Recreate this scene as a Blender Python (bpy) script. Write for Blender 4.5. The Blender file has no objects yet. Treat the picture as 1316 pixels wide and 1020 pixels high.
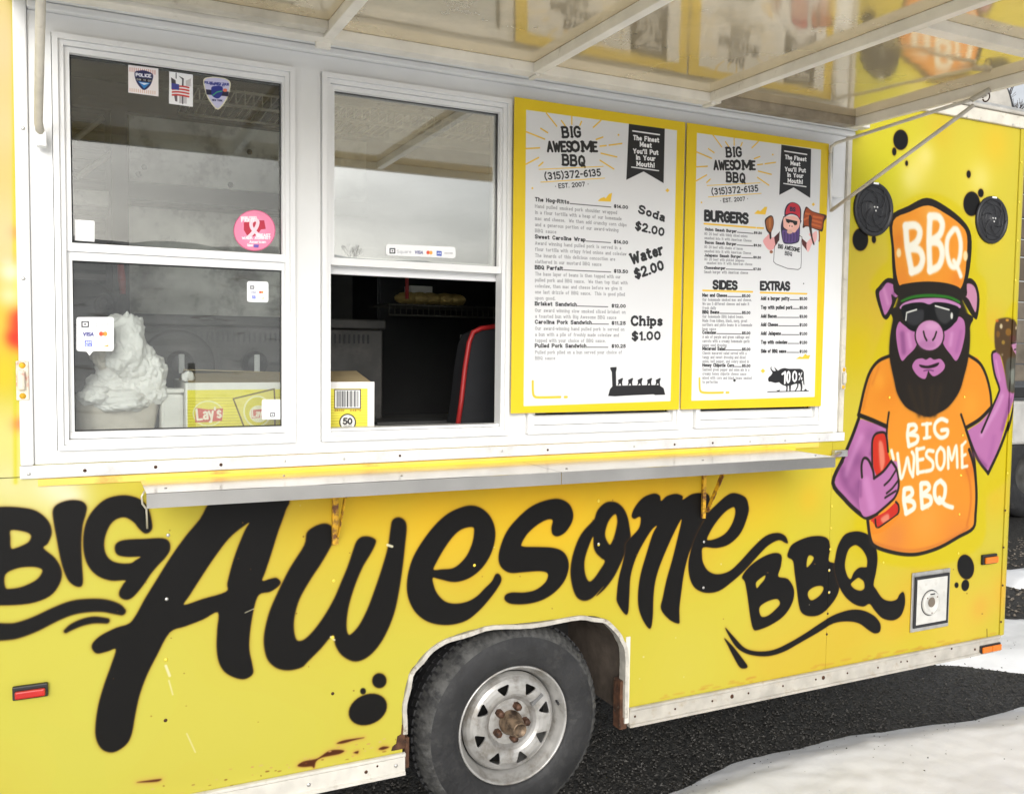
import bpy, bmesh, math, random
import numpy as np
from mathutils import Vector, Matrix, noise

random.seed(7)
rng = np.random.RandomState(7)
SC = bpy.context.scene
COL = SC.collection

# ------------------------------------------------------------------ camera
CAMZ = 1.62                      # eye height above the ground (z = 0)
CAMD = 2.6206                    # distance from the trailer side (plane y = 0)
F_PX, YAW, PITCH, ROLL = 1144.167, 0.453135, -0.0547964, 0.0121165
_cy, _sy, _cp, _sp = math.cos(YAW), math.sin(YAW), math.cos(PITCH), math.sin(PITCH)
FWD = np.array([_sy*_cp, _cy*_cp, _sp])
_r = np.array([_cy, -_sy, 0.0]); _u = np.cross(_r, FWD)
RGT = math.cos(ROLL)*_r + math.sin(ROLL)*_u
UPV = -math.sin(ROLL)*_r + math.cos(ROLL)*_u
CAMPOS = np.array([0.0, -CAMD, CAMZ])
cam_data = bpy.data.cameras.new("camera")
cam = bpy.data.objects.new("camera", cam_data); COL.objects.link(cam)
M = Matrix((( RGT[0], UPV[0], -FWD[0], CAMPOS[0]),
            ( RGT[1], UPV[1], -FWD[1], CAMPOS[1]),
            ( RGT[2], UPV[2], -FWD[2], CAMPOS[2]), (0, 0, 0, 1)))
cam.matrix_world = M
cam_data.sensor_width = 36.0
cam_data.lens = F_PX/1316*36.0
cam_data.clip_start = 0.02
cam_data.clip_end = 500
SC.camera = cam

# ------------------------------------------------------------------ light
world = bpy.data.worlds.new("World"); SC.world = world; world.use_nodes = True
wn = world.node_tree; wn.nodes.clear()
sky = wn.nodes.new("ShaderNodeTexSky"); sky.sky_type = 'NISHITA'; sky.sun_disc = False
SUN_EL, SUN_AZ = math.radians(22), math.radians(200)      # azimuth from +Y, clockwise
sky.sun_elevation = SUN_EL; sky.sun_rotation = SUN_AZ
sky.air_density = 1.0; sky.dust_density = 2.5; sky.ozone_density = 1.0
hsv = wn.nodes.new("ShaderNodeHueSaturation"); hsv.inputs['Saturation'].default_value = 0.2
bg = wn.nodes.new("ShaderNodeBackground"); bg.inputs['Strength'].default_value = 0.15
wo = wn.nodes.new("ShaderNodeOutputWorld")
wn.links.new(sky.outputs[0], hsv.inputs['Color']); 
wtc = wn.nodes.new("ShaderNodeTexCoord"); wmp = wn.nodes.new("ShaderNodeMapping"); wmp.inputs['Scale'].default_value = (1.6, 1.6, 7.0)
wnz = wn.nodes.new("ShaderNodeTexNoise"); wnz.inputs['Scale'].default_value = 2.2; wnz.inputs['Detail'].default_value = 6; wnz.inputs['Distortion'].default_value = .4
wmr = wn.nodes.new("ShaderNodeMapRange"); wmr.inputs[1].default_value = .3; wmr.inputs[2].default_value = .7; wmr.inputs[3].default_value = .80; wmr.inputs[4].default_value = 1.18
wmx = wn.nodes.new("ShaderNodeMix"); wmx.data_type = 'RGBA'; wmx.blend_type = 'MULTIPLY'; wmx.inputs['Factor'].default_value = 1.0
wn.links.new(wtc.outputs['Generated'], wmp.inputs[0]); wn.links.new(wmp.outputs[0], wnz.inputs['Vector']); wn.links.new(wnz.outputs['Fac'], wmr.inputs[0])
wn.links.new(hsv.outputs[0], wmx.inputs['A']); wn.links.new(wmr.outputs[0], wmx.inputs['B']); wn.links.new(wmx.outputs['Result'], bg.inputs[0])
wn.links.new(bg.outputs[0], wo.inputs[0])
sun_d = bpy.data.lights.new("sun", 'SUN'); sun_d.energy = 1.2; sun_d.angle = math.radians(30)
sun_d.color = (1.0, 0.99, 0.975)
sun = bpy.data.objects.new("sun", sun_d); COL.objects.link(sun)
sd = Vector((math.sin(SUN_AZ)*math.cos(SUN_EL), math.cos(SUN_AZ)*math.cos(SUN_EL), math.sin(SUN_EL)))
sun.rotation_euler = sd.to_track_quat('Z', 'Y').to_euler(); sun.location = (0, -20, 20)
vs = SC.view_settings
vs.view_transform = 'Standard'; vs.look = 'None'; vs.gamma = 1.0; vs.use_curve_mapping = False
vs.exposure = 0.32

# ------------------------------------------------------------------ helpers
def ray(px, py):
    return FWD*F_PX + RGT*(px-658.0) - UPV*(py-510.0)
def on_y(px, py, y=0.0):
    d = ray(px, py); return CAMPOS + d*((y-CAMPOS[1])/d[1])
def on_z(px, py, z):
    d = ray(px, py); return CAMPOS + d*((z-CAMPOS[2])/d[2])
def on_x(px, py, x):
    d = ray(px, py); return CAMPOS + d*((x-CAMPOS[0])/d[0])

def tag(o, label=None, cat=None, group=None, kind=None):
    if label: o['label'] = label
    if cat: o['category'] = cat
    if group: o['group'] = group
    if kind: o['kind'] = kind
    return o
def thing(name, label, cat, loc=(0, 0, 0), group=None):
    o = bpy.data.objects.new(name, None); COL.objects.link(o); o.location = loc
    o.empty_display_size = 0.1
    return tag(o, label, cat, group)
def wloc(o):
    if o.parent is None: return o.location.copy()
    return wloc(o.parent)+o.matrix_parent_inverse.translation+o.location
def link_mesh(name, me, mat, parent=None, label=None, smooth=False):
    o = bpy.data.objects.new(name, me); COL.objects.link(o)
    if mat is not None and not me.materials: me.materials.append(mat)
    if parent is not None:
        o.parent = parent
        o.matrix_parent_inverse = Matrix.Translation(-wloc(parent))
    if smooth:
        for f in me.polygons: f.use_smooth = True
    if label: o['label'] = label
    return o
def from_bm(name, bm, mat, parent=None, label=None, smooth=False):
    me = bpy.data.meshes.new(name); bm.normal_update(); bm.to_mesh(me); bm.free()
    return link_mesh(name, me, mat, parent, label, smooth)

def add_box(bm, x0, x1, y0, y1, z0, z1, bev=0.0):
    v = [bm.verts.new((x, y, z)) for z in (z0, z1) for y in (y0, y1) for x in (x0, x1)]
    fs = [bm.faces.new([v[i] for i in q]) for q in
          ((0, 2, 3, 1), (4, 5, 7, 6), (0, 1, 5, 4), (2, 6, 7, 3), (0, 4, 6, 2), (1, 3, 7, 5))]
    if bev:
        es = list({e for f in fs for e in f.edges})
        bmesh.ops.bevel(bm, geom=es, offset=bev, segments=2, affect='EDGES', profile=0.5)
def box(name, x0, x1, y0, y1, z0, z1, mat, parent=None, bev=0.0, label=None):
    bm = bmesh.new(); add_box(bm, x0, x1, y0, y1, z0, z1, bev)
    return from_bm(name, bm, mat, parent, label)
def add_hexa(bm, a, b):
    """prism between two equal rings a and b"""
    va = [bm.verts.new(p) for p in a]; vb = [bm.verts.new(p) for p in b]
    n = len(a)
    bm.faces.new(va[::-1]); bm.faces.new(vb)
    for i in range(n):
        j = (i+1) % n
        bm.faces.new((va[i], va[j], vb[j], vb[i]))
def add_ring(bm, x0, x1, z0, z1, w, y0, y1):
    """picture frame of four mitred pieces; outer rectangle given, width w inward"""
    o = [(x0, z0), (x1, z0), (x1, z1), (x0, z1)]
    i = [(x0+w, z0+w), (x1-w, z0+w), (x1-w, z1-w), (x0+w, z1-w)]
    V = {}
    for k in range(4):
        for nm, s in (('o', o), ('i', i)):
            for yn, y in (('f', y0), ('b', y1)):
                V[nm, k, yn] = bm.verts.new((s[k][0], y, s[k][1]))
    for k in range(4):
        j = (k+1) % 4
        bm.faces.new((V['o', k, 'f'], V['o', j, 'f'], V['i', j, 'f'], V['i', k, 'f']))
        bm.faces.new((V['i', k, 'b'], V['i', j, 'b'], V['o', j, 'b'], V['o', k, 'b']))
        bm.faces.new((V['i', k, 'f'], V['i', j, 'f'], V['i', j, 'b'], V['i', k, 'b']))
        bm.faces.new((V['o', j, 'f'], V['o', k, 'f'], V['o', k, 'b'], V['o', j, 'b']))
def add_tube(bm, pts, r, seg=10, caps=True):
    pts = [Vector(p) for p in pts]
    rings = []
    prev = None
    for i, p in enumerate(pts):
        if i == 0: t = pts[1]-p
        elif i == len(pts)-1: t = p-pts[i-1]
        else: t = (pts[i+1]-p).normalized()+(p-pts[i-1]).normalized()
        t.normalize()
        if prev is None:
            a = t.orthogonal().normalized()
        else:
            a = (prev - t*prev.dot(t)).normalized()
        prev = a; b = t.cross(a)
        rr = r[i] if hasattr(r, '__len__') else r
        rings.append([bm.verts.new(p+(a*math.cos(2*math.pi*k/seg)+b*math.sin(2*math.pi*k/seg))*rr) for k in range(seg)])
    for A, B in zip(rings, rings[1:]):
        for k in range(seg):
            j = (k+1) % seg
            bm.faces.new((A[k], A[j], B[j], B[k]))
    if caps:
        bm.faces.new(rings[0][::-1]); bm.faces.new(rings[-1])
def tube(name, pts, r, mat, parent=None, seg=10, label=None):
    bm = bmesh.new(); add_tube(bm, pts, r, seg); return from_bm(name, bm, mat, parent, label, True)
def add_lathe_y(bm, cx, cz, prof, seg=48, closed_ends=True):
    """surface of revolution about the y direction; prof = [(radius, y)]"""
    rings = []
    for (r, y) in prof:
        if r < 1e-6: rings.append([bm.verts.new((cx, y, cz))])
        else: rings.append([bm.verts.new((cx+r*math.cos(2*math.pi*k/seg), y, cz+r*math.sin(2*math.pi*k/seg))) for k in range(seg)])
    for A, B in zip(rings, rings[1:]):
        if len(A) == 1 and len(B) == 1: continue
        for k in range(seg):
            j = (k+1) % seg
            if len(A) == 1: bm.faces.new((A[0], B[k], B[j]))
            elif len(B) == 1: bm.faces.new((A[k], B[0], A[j]))
            else: bm.faces.new((A[k], B[k], B[j], A[j]))
def lathe_y(name, cx, cz, prof, mat, parent=None, seg=48, label=None):
    bm = bmesh.new(); add_lathe_y(bm, cx, cz, prof, seg); bmesh.ops.recalc_face_normals(bm, faces=bm.faces)
    return from_bm(name, bm, mat, parent, label, True)
def prism_y(name, ring, y0, y1, mat, parent=None, label=None, uv=None, bev=0):
    """polygon in x,z extruded from y0 (front) to y1; uv = texture map for the front"""
    bm = bmesh.new()
    a = [bm.verts.new((p[0], y0, p[1])) for p in ring]
    b = [bm.verts.new((p[0], y1, p[1])) for p in ring]
    n = len(ring)
    bm.faces.new(a); bm.faces.new(b[::-1])
    for i in range(n):
        j = (i+1) % n
        bm.faces.new((a[j], a[i], b[i], b[j]))
    bmesh.ops.recalc_face_normals(bm, faces=bm.faces)
    if uv is not None:
        lay = bm.loops.layers.uv.new("UVMap")
        for f in bm.faces:
            for l in f.loops: l[lay].uv = uv.uv(l.vert.co.x, l.vert.co.z)
    return from_bm(name, bm, mat, parent, label)

# ------------------------------------------------------------------ materials
def srgb(c):
    return tuple((x/255/12.92 if x/255 <= .04045 else ((x/255+.055)/1.055)**2.4) for x in c)
def mat(name, col, rough=.5, metal=0., var=.12, vscale=6., bump=0., bscale=60., col2=None, spec=.5, coat=0., dirt=None, dscale=9., dth=(.55, .75)):
    m = bpy.data.materials.new(name); m.use_nodes = True
    nt = m.node_tree; bs = nt.nodes['Principled BSDF']
    if len(col) == 3: col = (*col, 1)
    tc = nt.nodes.new('ShaderNodeTexCoord')
    no = nt.nodes.new('ShaderNodeTexNoise'); no.inputs['Scale'].default_value = vscale; no.inputs['Detail'].default_value = 6
    nt.links.new(tc.outputs['Object'], no.inputs['Vector'])
    mx = nt.nodes.new('ShaderNodeMix'); mx.data_type = 'RGBA'
    c2 = (*col2, 1) if col2 is not None else tuple(max(0, x*(1-2*var)) for x in col[:3])+(1,)
    mx.inputs['A'].default_value = tuple(min(1, x*(1+(0 if col2 is not None else var*.6))) for x in col[:3])+(1,); mx.inputs['B'].default_value = c2
    cr = nt.nodes.new('ShaderNodeMapRange'); cr.inputs[1].default_value = .35; cr.inputs[2].default_value = .7
    nt.links.new(no.outputs['Fac'], cr.inputs[0]); nt.links.new(cr.outputs[0], mx.inputs['Factor'])
    out = mx.outputs['Result']
    if dirt is not None:
        n2 = nt.nodes.new('ShaderNodeTexNoise'); n2.inputs['Scale'].default_value = dscale; n2.inputs['Detail'].default_value = 8; n2.inputs['Roughness'].default_value = .65
        nt.links.new(tc.outputs['Object'], n2.inputs['Vector'])
        r2 = nt.nodes.new('ShaderNodeMapRange'); r2.inputs[1].default_value = dth[0]; r2.inputs[2].default_value = dth[1]
        nt.links.new(n2.outputs['Fac'], r2.inputs[0])
        m2 = nt.nodes.new('ShaderNodeMix'); m2.data_type = 'RGBA'; m2.inputs['B'].default_value = (*dirt, 1)
        nt.links.new(out, m2.inputs['A']); nt.links.new(r2.outputs[0], m2.inputs['Factor']); out = m2.outputs['Result']
    nt.links.new(out, bs.inputs['Base Color'])
    bs.inputs['Metallic'].default_value = metal
    bs.inputs['Specular IOR Level'].default_value = spec
    bs.inputs['Coat Weight'].default_value = coat; bs.inputs['Coat Roughness'].default_value = .12
    rr = nt.nodes.new('ShaderNodeMapRange'); rr.inputs[3].default_value = max(0, rough-.08); rr.inputs[4].default_value = min(1, rough+.12)
    nt.links.new(no.outputs['Fac'], rr.inputs[0]); nt.links.new(rr.outputs[0], bs.inputs['Roughness'])
    if bump:
        bn = nt.nodes.new('ShaderNodeTexNoise'); bn.inputs['Scale'].default_value = bscale; bn.inputs['Detail'].default_value = 4
        nt.links.new(tc.outputs['Object'], bn.inputs['Vector'])
        bp = nt.nodes.new('ShaderNodeBump'); bp.inputs['Strength'].default_value = bump; bp.inputs['Distance'].default_value = .01
        nt.links.new(bn.outputs['Fac'], bp.inputs['Height']); nt.links.new(bp.outputs[0], bs.inputs['Normal'])
    return m
def tex_mat(name, img, rough=.4, wave=0., wscale=3., spec=.5, coat=0.):
    m = bpy.data.materials.new(name); m.use_nodes = True
    nt = m.node_tree; bs = nt.nodes['Principled BSDF']
    ti = nt.nodes.new('ShaderNodeTexImage'); ti.image = img; ti.extension = 'EXTEND'; ti.interpolation = 'Cubic'
    nt.links.new(ti.outputs[0], bs.inputs['Base Color']); bs.inputs['Roughness'].default_value = rough
    bs.inputs['Specular IOR Level'].default_value = spec
    bs.inputs['Coat Weight'].default_value = coat; bs.inputs['Coat Roughness'].default_value = .1
    if wave:
        tc = nt.nodes.new('ShaderNodeTexCoord')
        bn = nt.nodes.new('ShaderNodeTexNoise'); bn.inputs['Scale'].default_value = wscale; bn.inputs['Detail'].default_value = 2
        nt.links.new(tc.outputs['Object'], bn.inputs['Vector'])
        n2 = nt.nodes.new('ShaderNodeTexNoise'); n2.inputs['Scale'].default_value = 220; n2.inputs['Detail'].default_value = 2
        nt.links.new(tc.outputs['Object'], n2.inputs['Vector'])
        bp = nt.nodes.new('ShaderNodeBump'); bp.inputs['Strength'].default_value = wave; bp.inputs['Distance'].default_value = .02
        nt.links.new(bn.outputs['Fac'], bp.inputs['Height'])
        b2 = nt.nodes.new('ShaderNodeBump'); b2.inputs['Strength'].default_value = .05; b2.inputs['Distance'].default_value = .002
        nt.links.new(n2.outputs['Fac'], b2.inputs['Height']); nt.links.new(bp.outputs[0], b2.inputs['Normal'])
        nt.links.new(b2.outputs[0], bs.inputs['Normal'])
        rn = nt.nodes.new('ShaderNodeMapRange'); rn.inputs[3].default_value = rough-.1; rn.inputs[4].default_value = rough+.15
        n3 = nt.nodes.new('ShaderNodeTexNoise'); n3.inputs['Scale'].default_value = 5; n3.inputs['Detail'].default_value = 7
        nt.links.new(tc.outputs['Object'], n3.inputs['Vector']); nt.links.new(n3.outputs['Fac'], rn.inputs[0]); nt.links.new(rn.outputs[0], bs.inputs['Roughness'])
    return m
def glass_mat(name, k, tint=(.93, .95, .94), dust=.03):
    """window pane: clear sheet with two reflecting faces and a film of dust"""
    m = bpy.data.materials.new(name); m.use_nodes = True
    nt = m.node_tree; nt.nodes.clear()
    o = nt.nodes.new('ShaderNodeOutputMaterial')
    tr = nt.nodes.new('ShaderNodeBsdfTransparent'); tr.inputs[0].default_value = (*tint, 1)
    gl = nt.nodes.new('ShaderNodeBsdfGlossy'); gl.inputs['Roughness'].default_value = .01; gl.inputs[0].default_value = (1, .985, .95, 1)
    df = nt.nodes.new('ShaderNodeBsdfDiffuse'); df.inputs[0].default_value = (.6, .6, .57, 1)
    fr = nt.nodes.new('ShaderNodeFresnel'); fr.inputs[0].default_value = 1.5
    ad = nt.nodes.new('ShaderNodeMath'); ad.operation = 'ADD'; ad.inputs[1].default_value = k
    m1 = nt.nodes.new('ShaderNodeMixShader'); m2 = nt.nodes.new('ShaderNodeMixShader')
    nt.links.new(fr.outputs[0], ad.inputs[0]); nt.links.new(ad.outputs[0], m1.inputs[0])
    nt.links.new(tr.outputs[0], m1.inputs[1]); nt.links.new(gl.outputs[0], m1.inputs[2])
    tc = nt.nodes.new('ShaderNodeTexCoord'); n = nt.nodes.new('ShaderNodeTexNoise'); n.inputs['Scale'].default_value = 7; n.inputs['Detail'].default_value = 9; n.inputs['Roughness'].default_value = .7
    nt.links.new(tc.outputs['Object'], n.inputs['Vector'])
    mr = nt.nodes.new('ShaderNodeMapRange'); mr.inputs[1].default_value = .4; mr.inputs[2].default_value = .8; mr.inputs[3].default_value = dust*.3; mr.inputs[4].default_value = dust*4
    nt.links.new(n.outputs['Fac'], mr.inputs[0]); nt.links.new(mr.outputs[0], m2.inputs[0])
    nt.links.new(m1.outputs[0], m2.inputs[1]); nt.links.new(df.outputs[0], m2.inputs[2]); nt.links.new(m2.outputs[0], o.inputs[0])
    return m

# ------------------------------------------------------------------ painter: draws flat print and spray paint
def smooth(pts, closed=True, n=4):
    P = np.array(pts, float); N = len(P); out = []
    rngi = range(N) if closed else range(N-1)
    for i in rngi:
        if closed: p0, p1, p2, p3 = P[i-1], P[i], P[(i+1) % N], P[(i+2) % N]
        else: p0, p1, p2, p3 = P[max(i-1, 0)], P[i], P[i+1], P[min(i+2, N-1)]
        for k in range(n):
            t = k/n
            out.append(.5*((2*p1)+(-p0+p2)*t+(2*p0-5*p1+4*p2-p3)*t*t+(-p0+3*p1-3*p2+p3)*t**3))
    if not closed: out.append(P[-1])
    return np.array(out)
class Tex:
    def __init__(s, x0, x1, z0, z1, ppm, y=0., base=(255, 255, 255)):
        s.x0, s.x1, s.z0, s.z1, s.k, s.y = x0, x1, z0, z1, ppm, y
        s.W, s.H = int(round((x1-x0)*ppm)), int(round((z1-z0)*ppm))
        s.a = np.empty((s.H, s.W, 3), np.float32); s.a[:] = np.array(base, np.float32)/255
    def uv(s, x, z): return ((x-s.x0)/(s.x1-s.x0), (z-s.z0)/(s.z1-s.z0))
    def w2t(s, P):
        P = np.asarray(P, float); return np.stack([(P[:, 0]-s.x0)*s.k, (P[:, 1]-s.z0)*s.k], 1)
    def p2t(s, pts, crop=None):
        """photo pixels -> texture pixels through the plane the paint lies on"""
        out = []
        for p in pts:
            x, y = p[0], p[1]
            if crop: x, y = crop[0]+x/crop[2], crop[1]+y/crop[2]
            w = on_y(x, y, s.y); out.append(((w[0]-s.x0)*s.k, (w[2]-s.z0)*s.k))
        return np.array(out)
    def bb(s, T, pad):
        x0 = max(0, int(T[:, 0].min()-pad)); x1 = min(s.W, int(T[:, 0].max()+pad)+2)
        y0 = max(0, int(T[:, 1].min()-pad)); y1 = min(s.H, int(T[:, 1].max()+pad)+2)
        return x0, x1, y0, y1
    def blend(s, b, m, col, op=1.):
        x0, x1, y0, y1 = b
        m = (np.clip(m, 0, 1)*op)[..., None].astype(np.float32)
        r = s.a[y0:y1, x0:x1]; r += (np.array(col, np.float32)/255-r)*m
    def sd(s, rings, b):
        x0, x1, y0, y1 = b
        X, Y = np.meshgrid(np.arange(x0, x1, dtype=np.float32)+.5, np.arange(y0, y1, dtype=np.float32)+.5)
        D = np.full(X.shape, 1e9, np.float32); I = np.zeros(X.shape, bool)
        for R in rings:
            R = R.astype(np.float32)
            for i in range(len(R)):
                ax, ay = R[i]; bx, by = R[(i+1) % len(R)]
                dx, dy = bx-ax, by-ay; L = dx*dx+dy*dy+1e-9
                t = np.clip(((X-ax)*dx+(Y-ay)*dy)/L, 0, 1)
                D = np.minimum(D, (X-ax-t*dx)**2+(Y-ay-t*dy)**2)
                if ay != by:
                    c = ((Y < ay) != (Y < by)) & (X < (bx-ax)*(Y-ay)/(by-ay)+ax); I ^= c
        D = np.sqrt(D); return np.where(I, -D, D)
    def poly(s, rings, col, soft=1., crop=None, sm=True, op=1., halo=None, grow=0., tp=False):
        if not isinstance(rings[0][0], (tuple, list, np.ndarray)): rings = [rings]
        RR = []
        for r in rings:
            if sm: r = smooth(r)
            RR.append(np.asarray(r, float) if tp else s.p2t(r, crop))
        pad = soft+grow+(halo[1]*2 if halo else 0)+2
        b = s.bb(RR[0], pad)
        if b[1] <= b[0] or b[3] <= b[2]: return
        D = s.sd(RR, b)-grow
        if halo: s.blend(b, np.exp(-np.maximum(D, 0)/halo[1])*(D > -4*halo[1]), halo[0], halo[2])
        s.blend(b, .5-D/soft if soft <= 1.5 else 1/(1+np.exp(np.clip(D/soft*3, -30, 30))), col, op)
    def stroke(s, pts, r, col, soft=1., crop=None, sm=True, op=1., tp=False, halo=None):
        """r in metres on the surface (or texture px when tp)"""
        k = 1 if tp else s.k
        if sm and len(pts) > 2:
            pts = smooth([tuple(p) for p in pts], False)
        T = np.asarray(pts, float)[:, :2] if tp else s.p2t(pts, crop)
        R = np.array([p[2] if len(p) > 2 else r for p in pts])*k
        b = s.bb(T, R.max()+soft*2+(halo[1]*2 if halo else 0)+1)
        if b[1] <= b[0] or b[3] <= b[2]: return
        X, Y = np.meshgrid(np.arange(b[0], b[1], dtype=np.float32)+.5, np.arange(b[2], b[3], dtype=np.float32)+.5)
        D = np.full(X.shape, 1e9, np.float32)
        for i in range(len(T)-1):
            ax, ay = T[i]; dx, dy = T[i+1]-T[i]; L = dx*dx+dy*dy+1e-9
            t = np.clip(((X-ax)*dx+(Y-ay)*dy)/L, 0, 1)
            D = np.minimum(D, np.hypot(X-ax-t*dx, Y-ay-t*dy)-(R[i]+(R[i+1]-R[i])*t))
        if halo: s.blend(b, np.exp(-np.maximum(D, 0)/halo[1]), halo[0], halo[2])
        s.blend(b, .5-D/soft if soft <= 1.5 else 1/(1+np.exp(np.clip(D/soft*3, -30, 30))), col, op)
    def ell(s, c, rx, ry, col, rot=0., soft=1., crop=None, op=1., halo=None):
        a = math.radians(rot)
        pts = [(c[0]+rx*math.cos(t)*math.cos(a)-ry*math.sin(t)*math.sin(a), c[1]+rx*math.cos(t)*math.sin(a)+ry*math.sin(t)*math.cos(a))
               for t in np.linspace(0, 2*math.pi, 28, endpoint=False)]
        s.poly(pts, col, soft, crop, False, op, halo)
    def blotch(s, x, y, r, col, op, clip=None):
        """airbrushed cloud; x, y photo px, r metres"""
        w = on_y(x, y, s.y); cx, cy, R = (w[0]-s.x0)*s.k, (w[2]-s.z0)*s.k, r*s.k
        b = s.bb(np.array([[cx, cy]]), R*2.2)
        if b[1] <= b[0] or b[3] <= b[2]: return
        X, Y = np.meshgrid(np.arange(b[0], b[1])+.5, np.arange(b[2], b[3])+.5)
        m = np.exp(-((X-cx)**2+(Y-cy)**2)/(R*R))
        if clip is not None: m = m*(s.sd([s.p2t(smooth(clip))], b) < 0)
        s.blend(b, m, col, op)
    def text(s, t, p0, p1, h, r, col, crop=None, serif=False, op=1., italic=0., soft=1.):
        """line of lettering from baseline start p0 to baseline end p1, cap height h (all in photo or crop px)"""
        A, B = s.p2t([p0, p1], crop); H0 = s.p2t([(p0[0], p0[1]-h)], crop)[0]
        ex = B-A; W = np.hypot(*ex); ex = ex/W; up = np.array([-ex[1], ex[0]]); hh = np.hypot(*(H0-A))/6.
        adv = []; x = 0
        for ch in t:
            g = GLY.get(ch); w = 2.2 if ch == ' ' else (max(p[0] for st in g for p in st) if g else 3)
            adv.append((x, g)); x += w+1.5+(.5 if serif else 0)
        sx = W/(x-1.5)
        for (x, g) in adv:
            if not g: continue
            for st in g:
                T = [A+ex*(x+p[0]+p[1]*italic)*sx+up*p[1]*hh for p in st]
                s.stroke(T, r*hh, col, soft, sm=False, op=op, tp=True)
                if serif:
                    for e, q in ((0, 1), (-1, -2)):
                        d = T[e]-T[q]
                        if abs(st[e][0]-st[q][0]) < abs(st[e][1]-st[q][1])*.6 and abs(st[e][1]) not in (5, 3.3):
                            s.stroke([T[e]-ex*sx*.75, T[e]+ex*sx*.75], r*hh*.55, col, soft, sm=False, op=op, tp=True)
    def image(s, name):
        im = bpy.data.images.new(name, s.W, s.H)
        a = np.ones((s.H, s.W, 4), np.float32); a[..., :3] = np.clip(s.a, 0, 1)
        im.pixels.foreach_set(a.ravel()); im.update(); im.pack()
        return im
def _g(t): return [[tuple(float(v) for v in p.split(',')) for p in st.split()] for st in t.split('|')]
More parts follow.
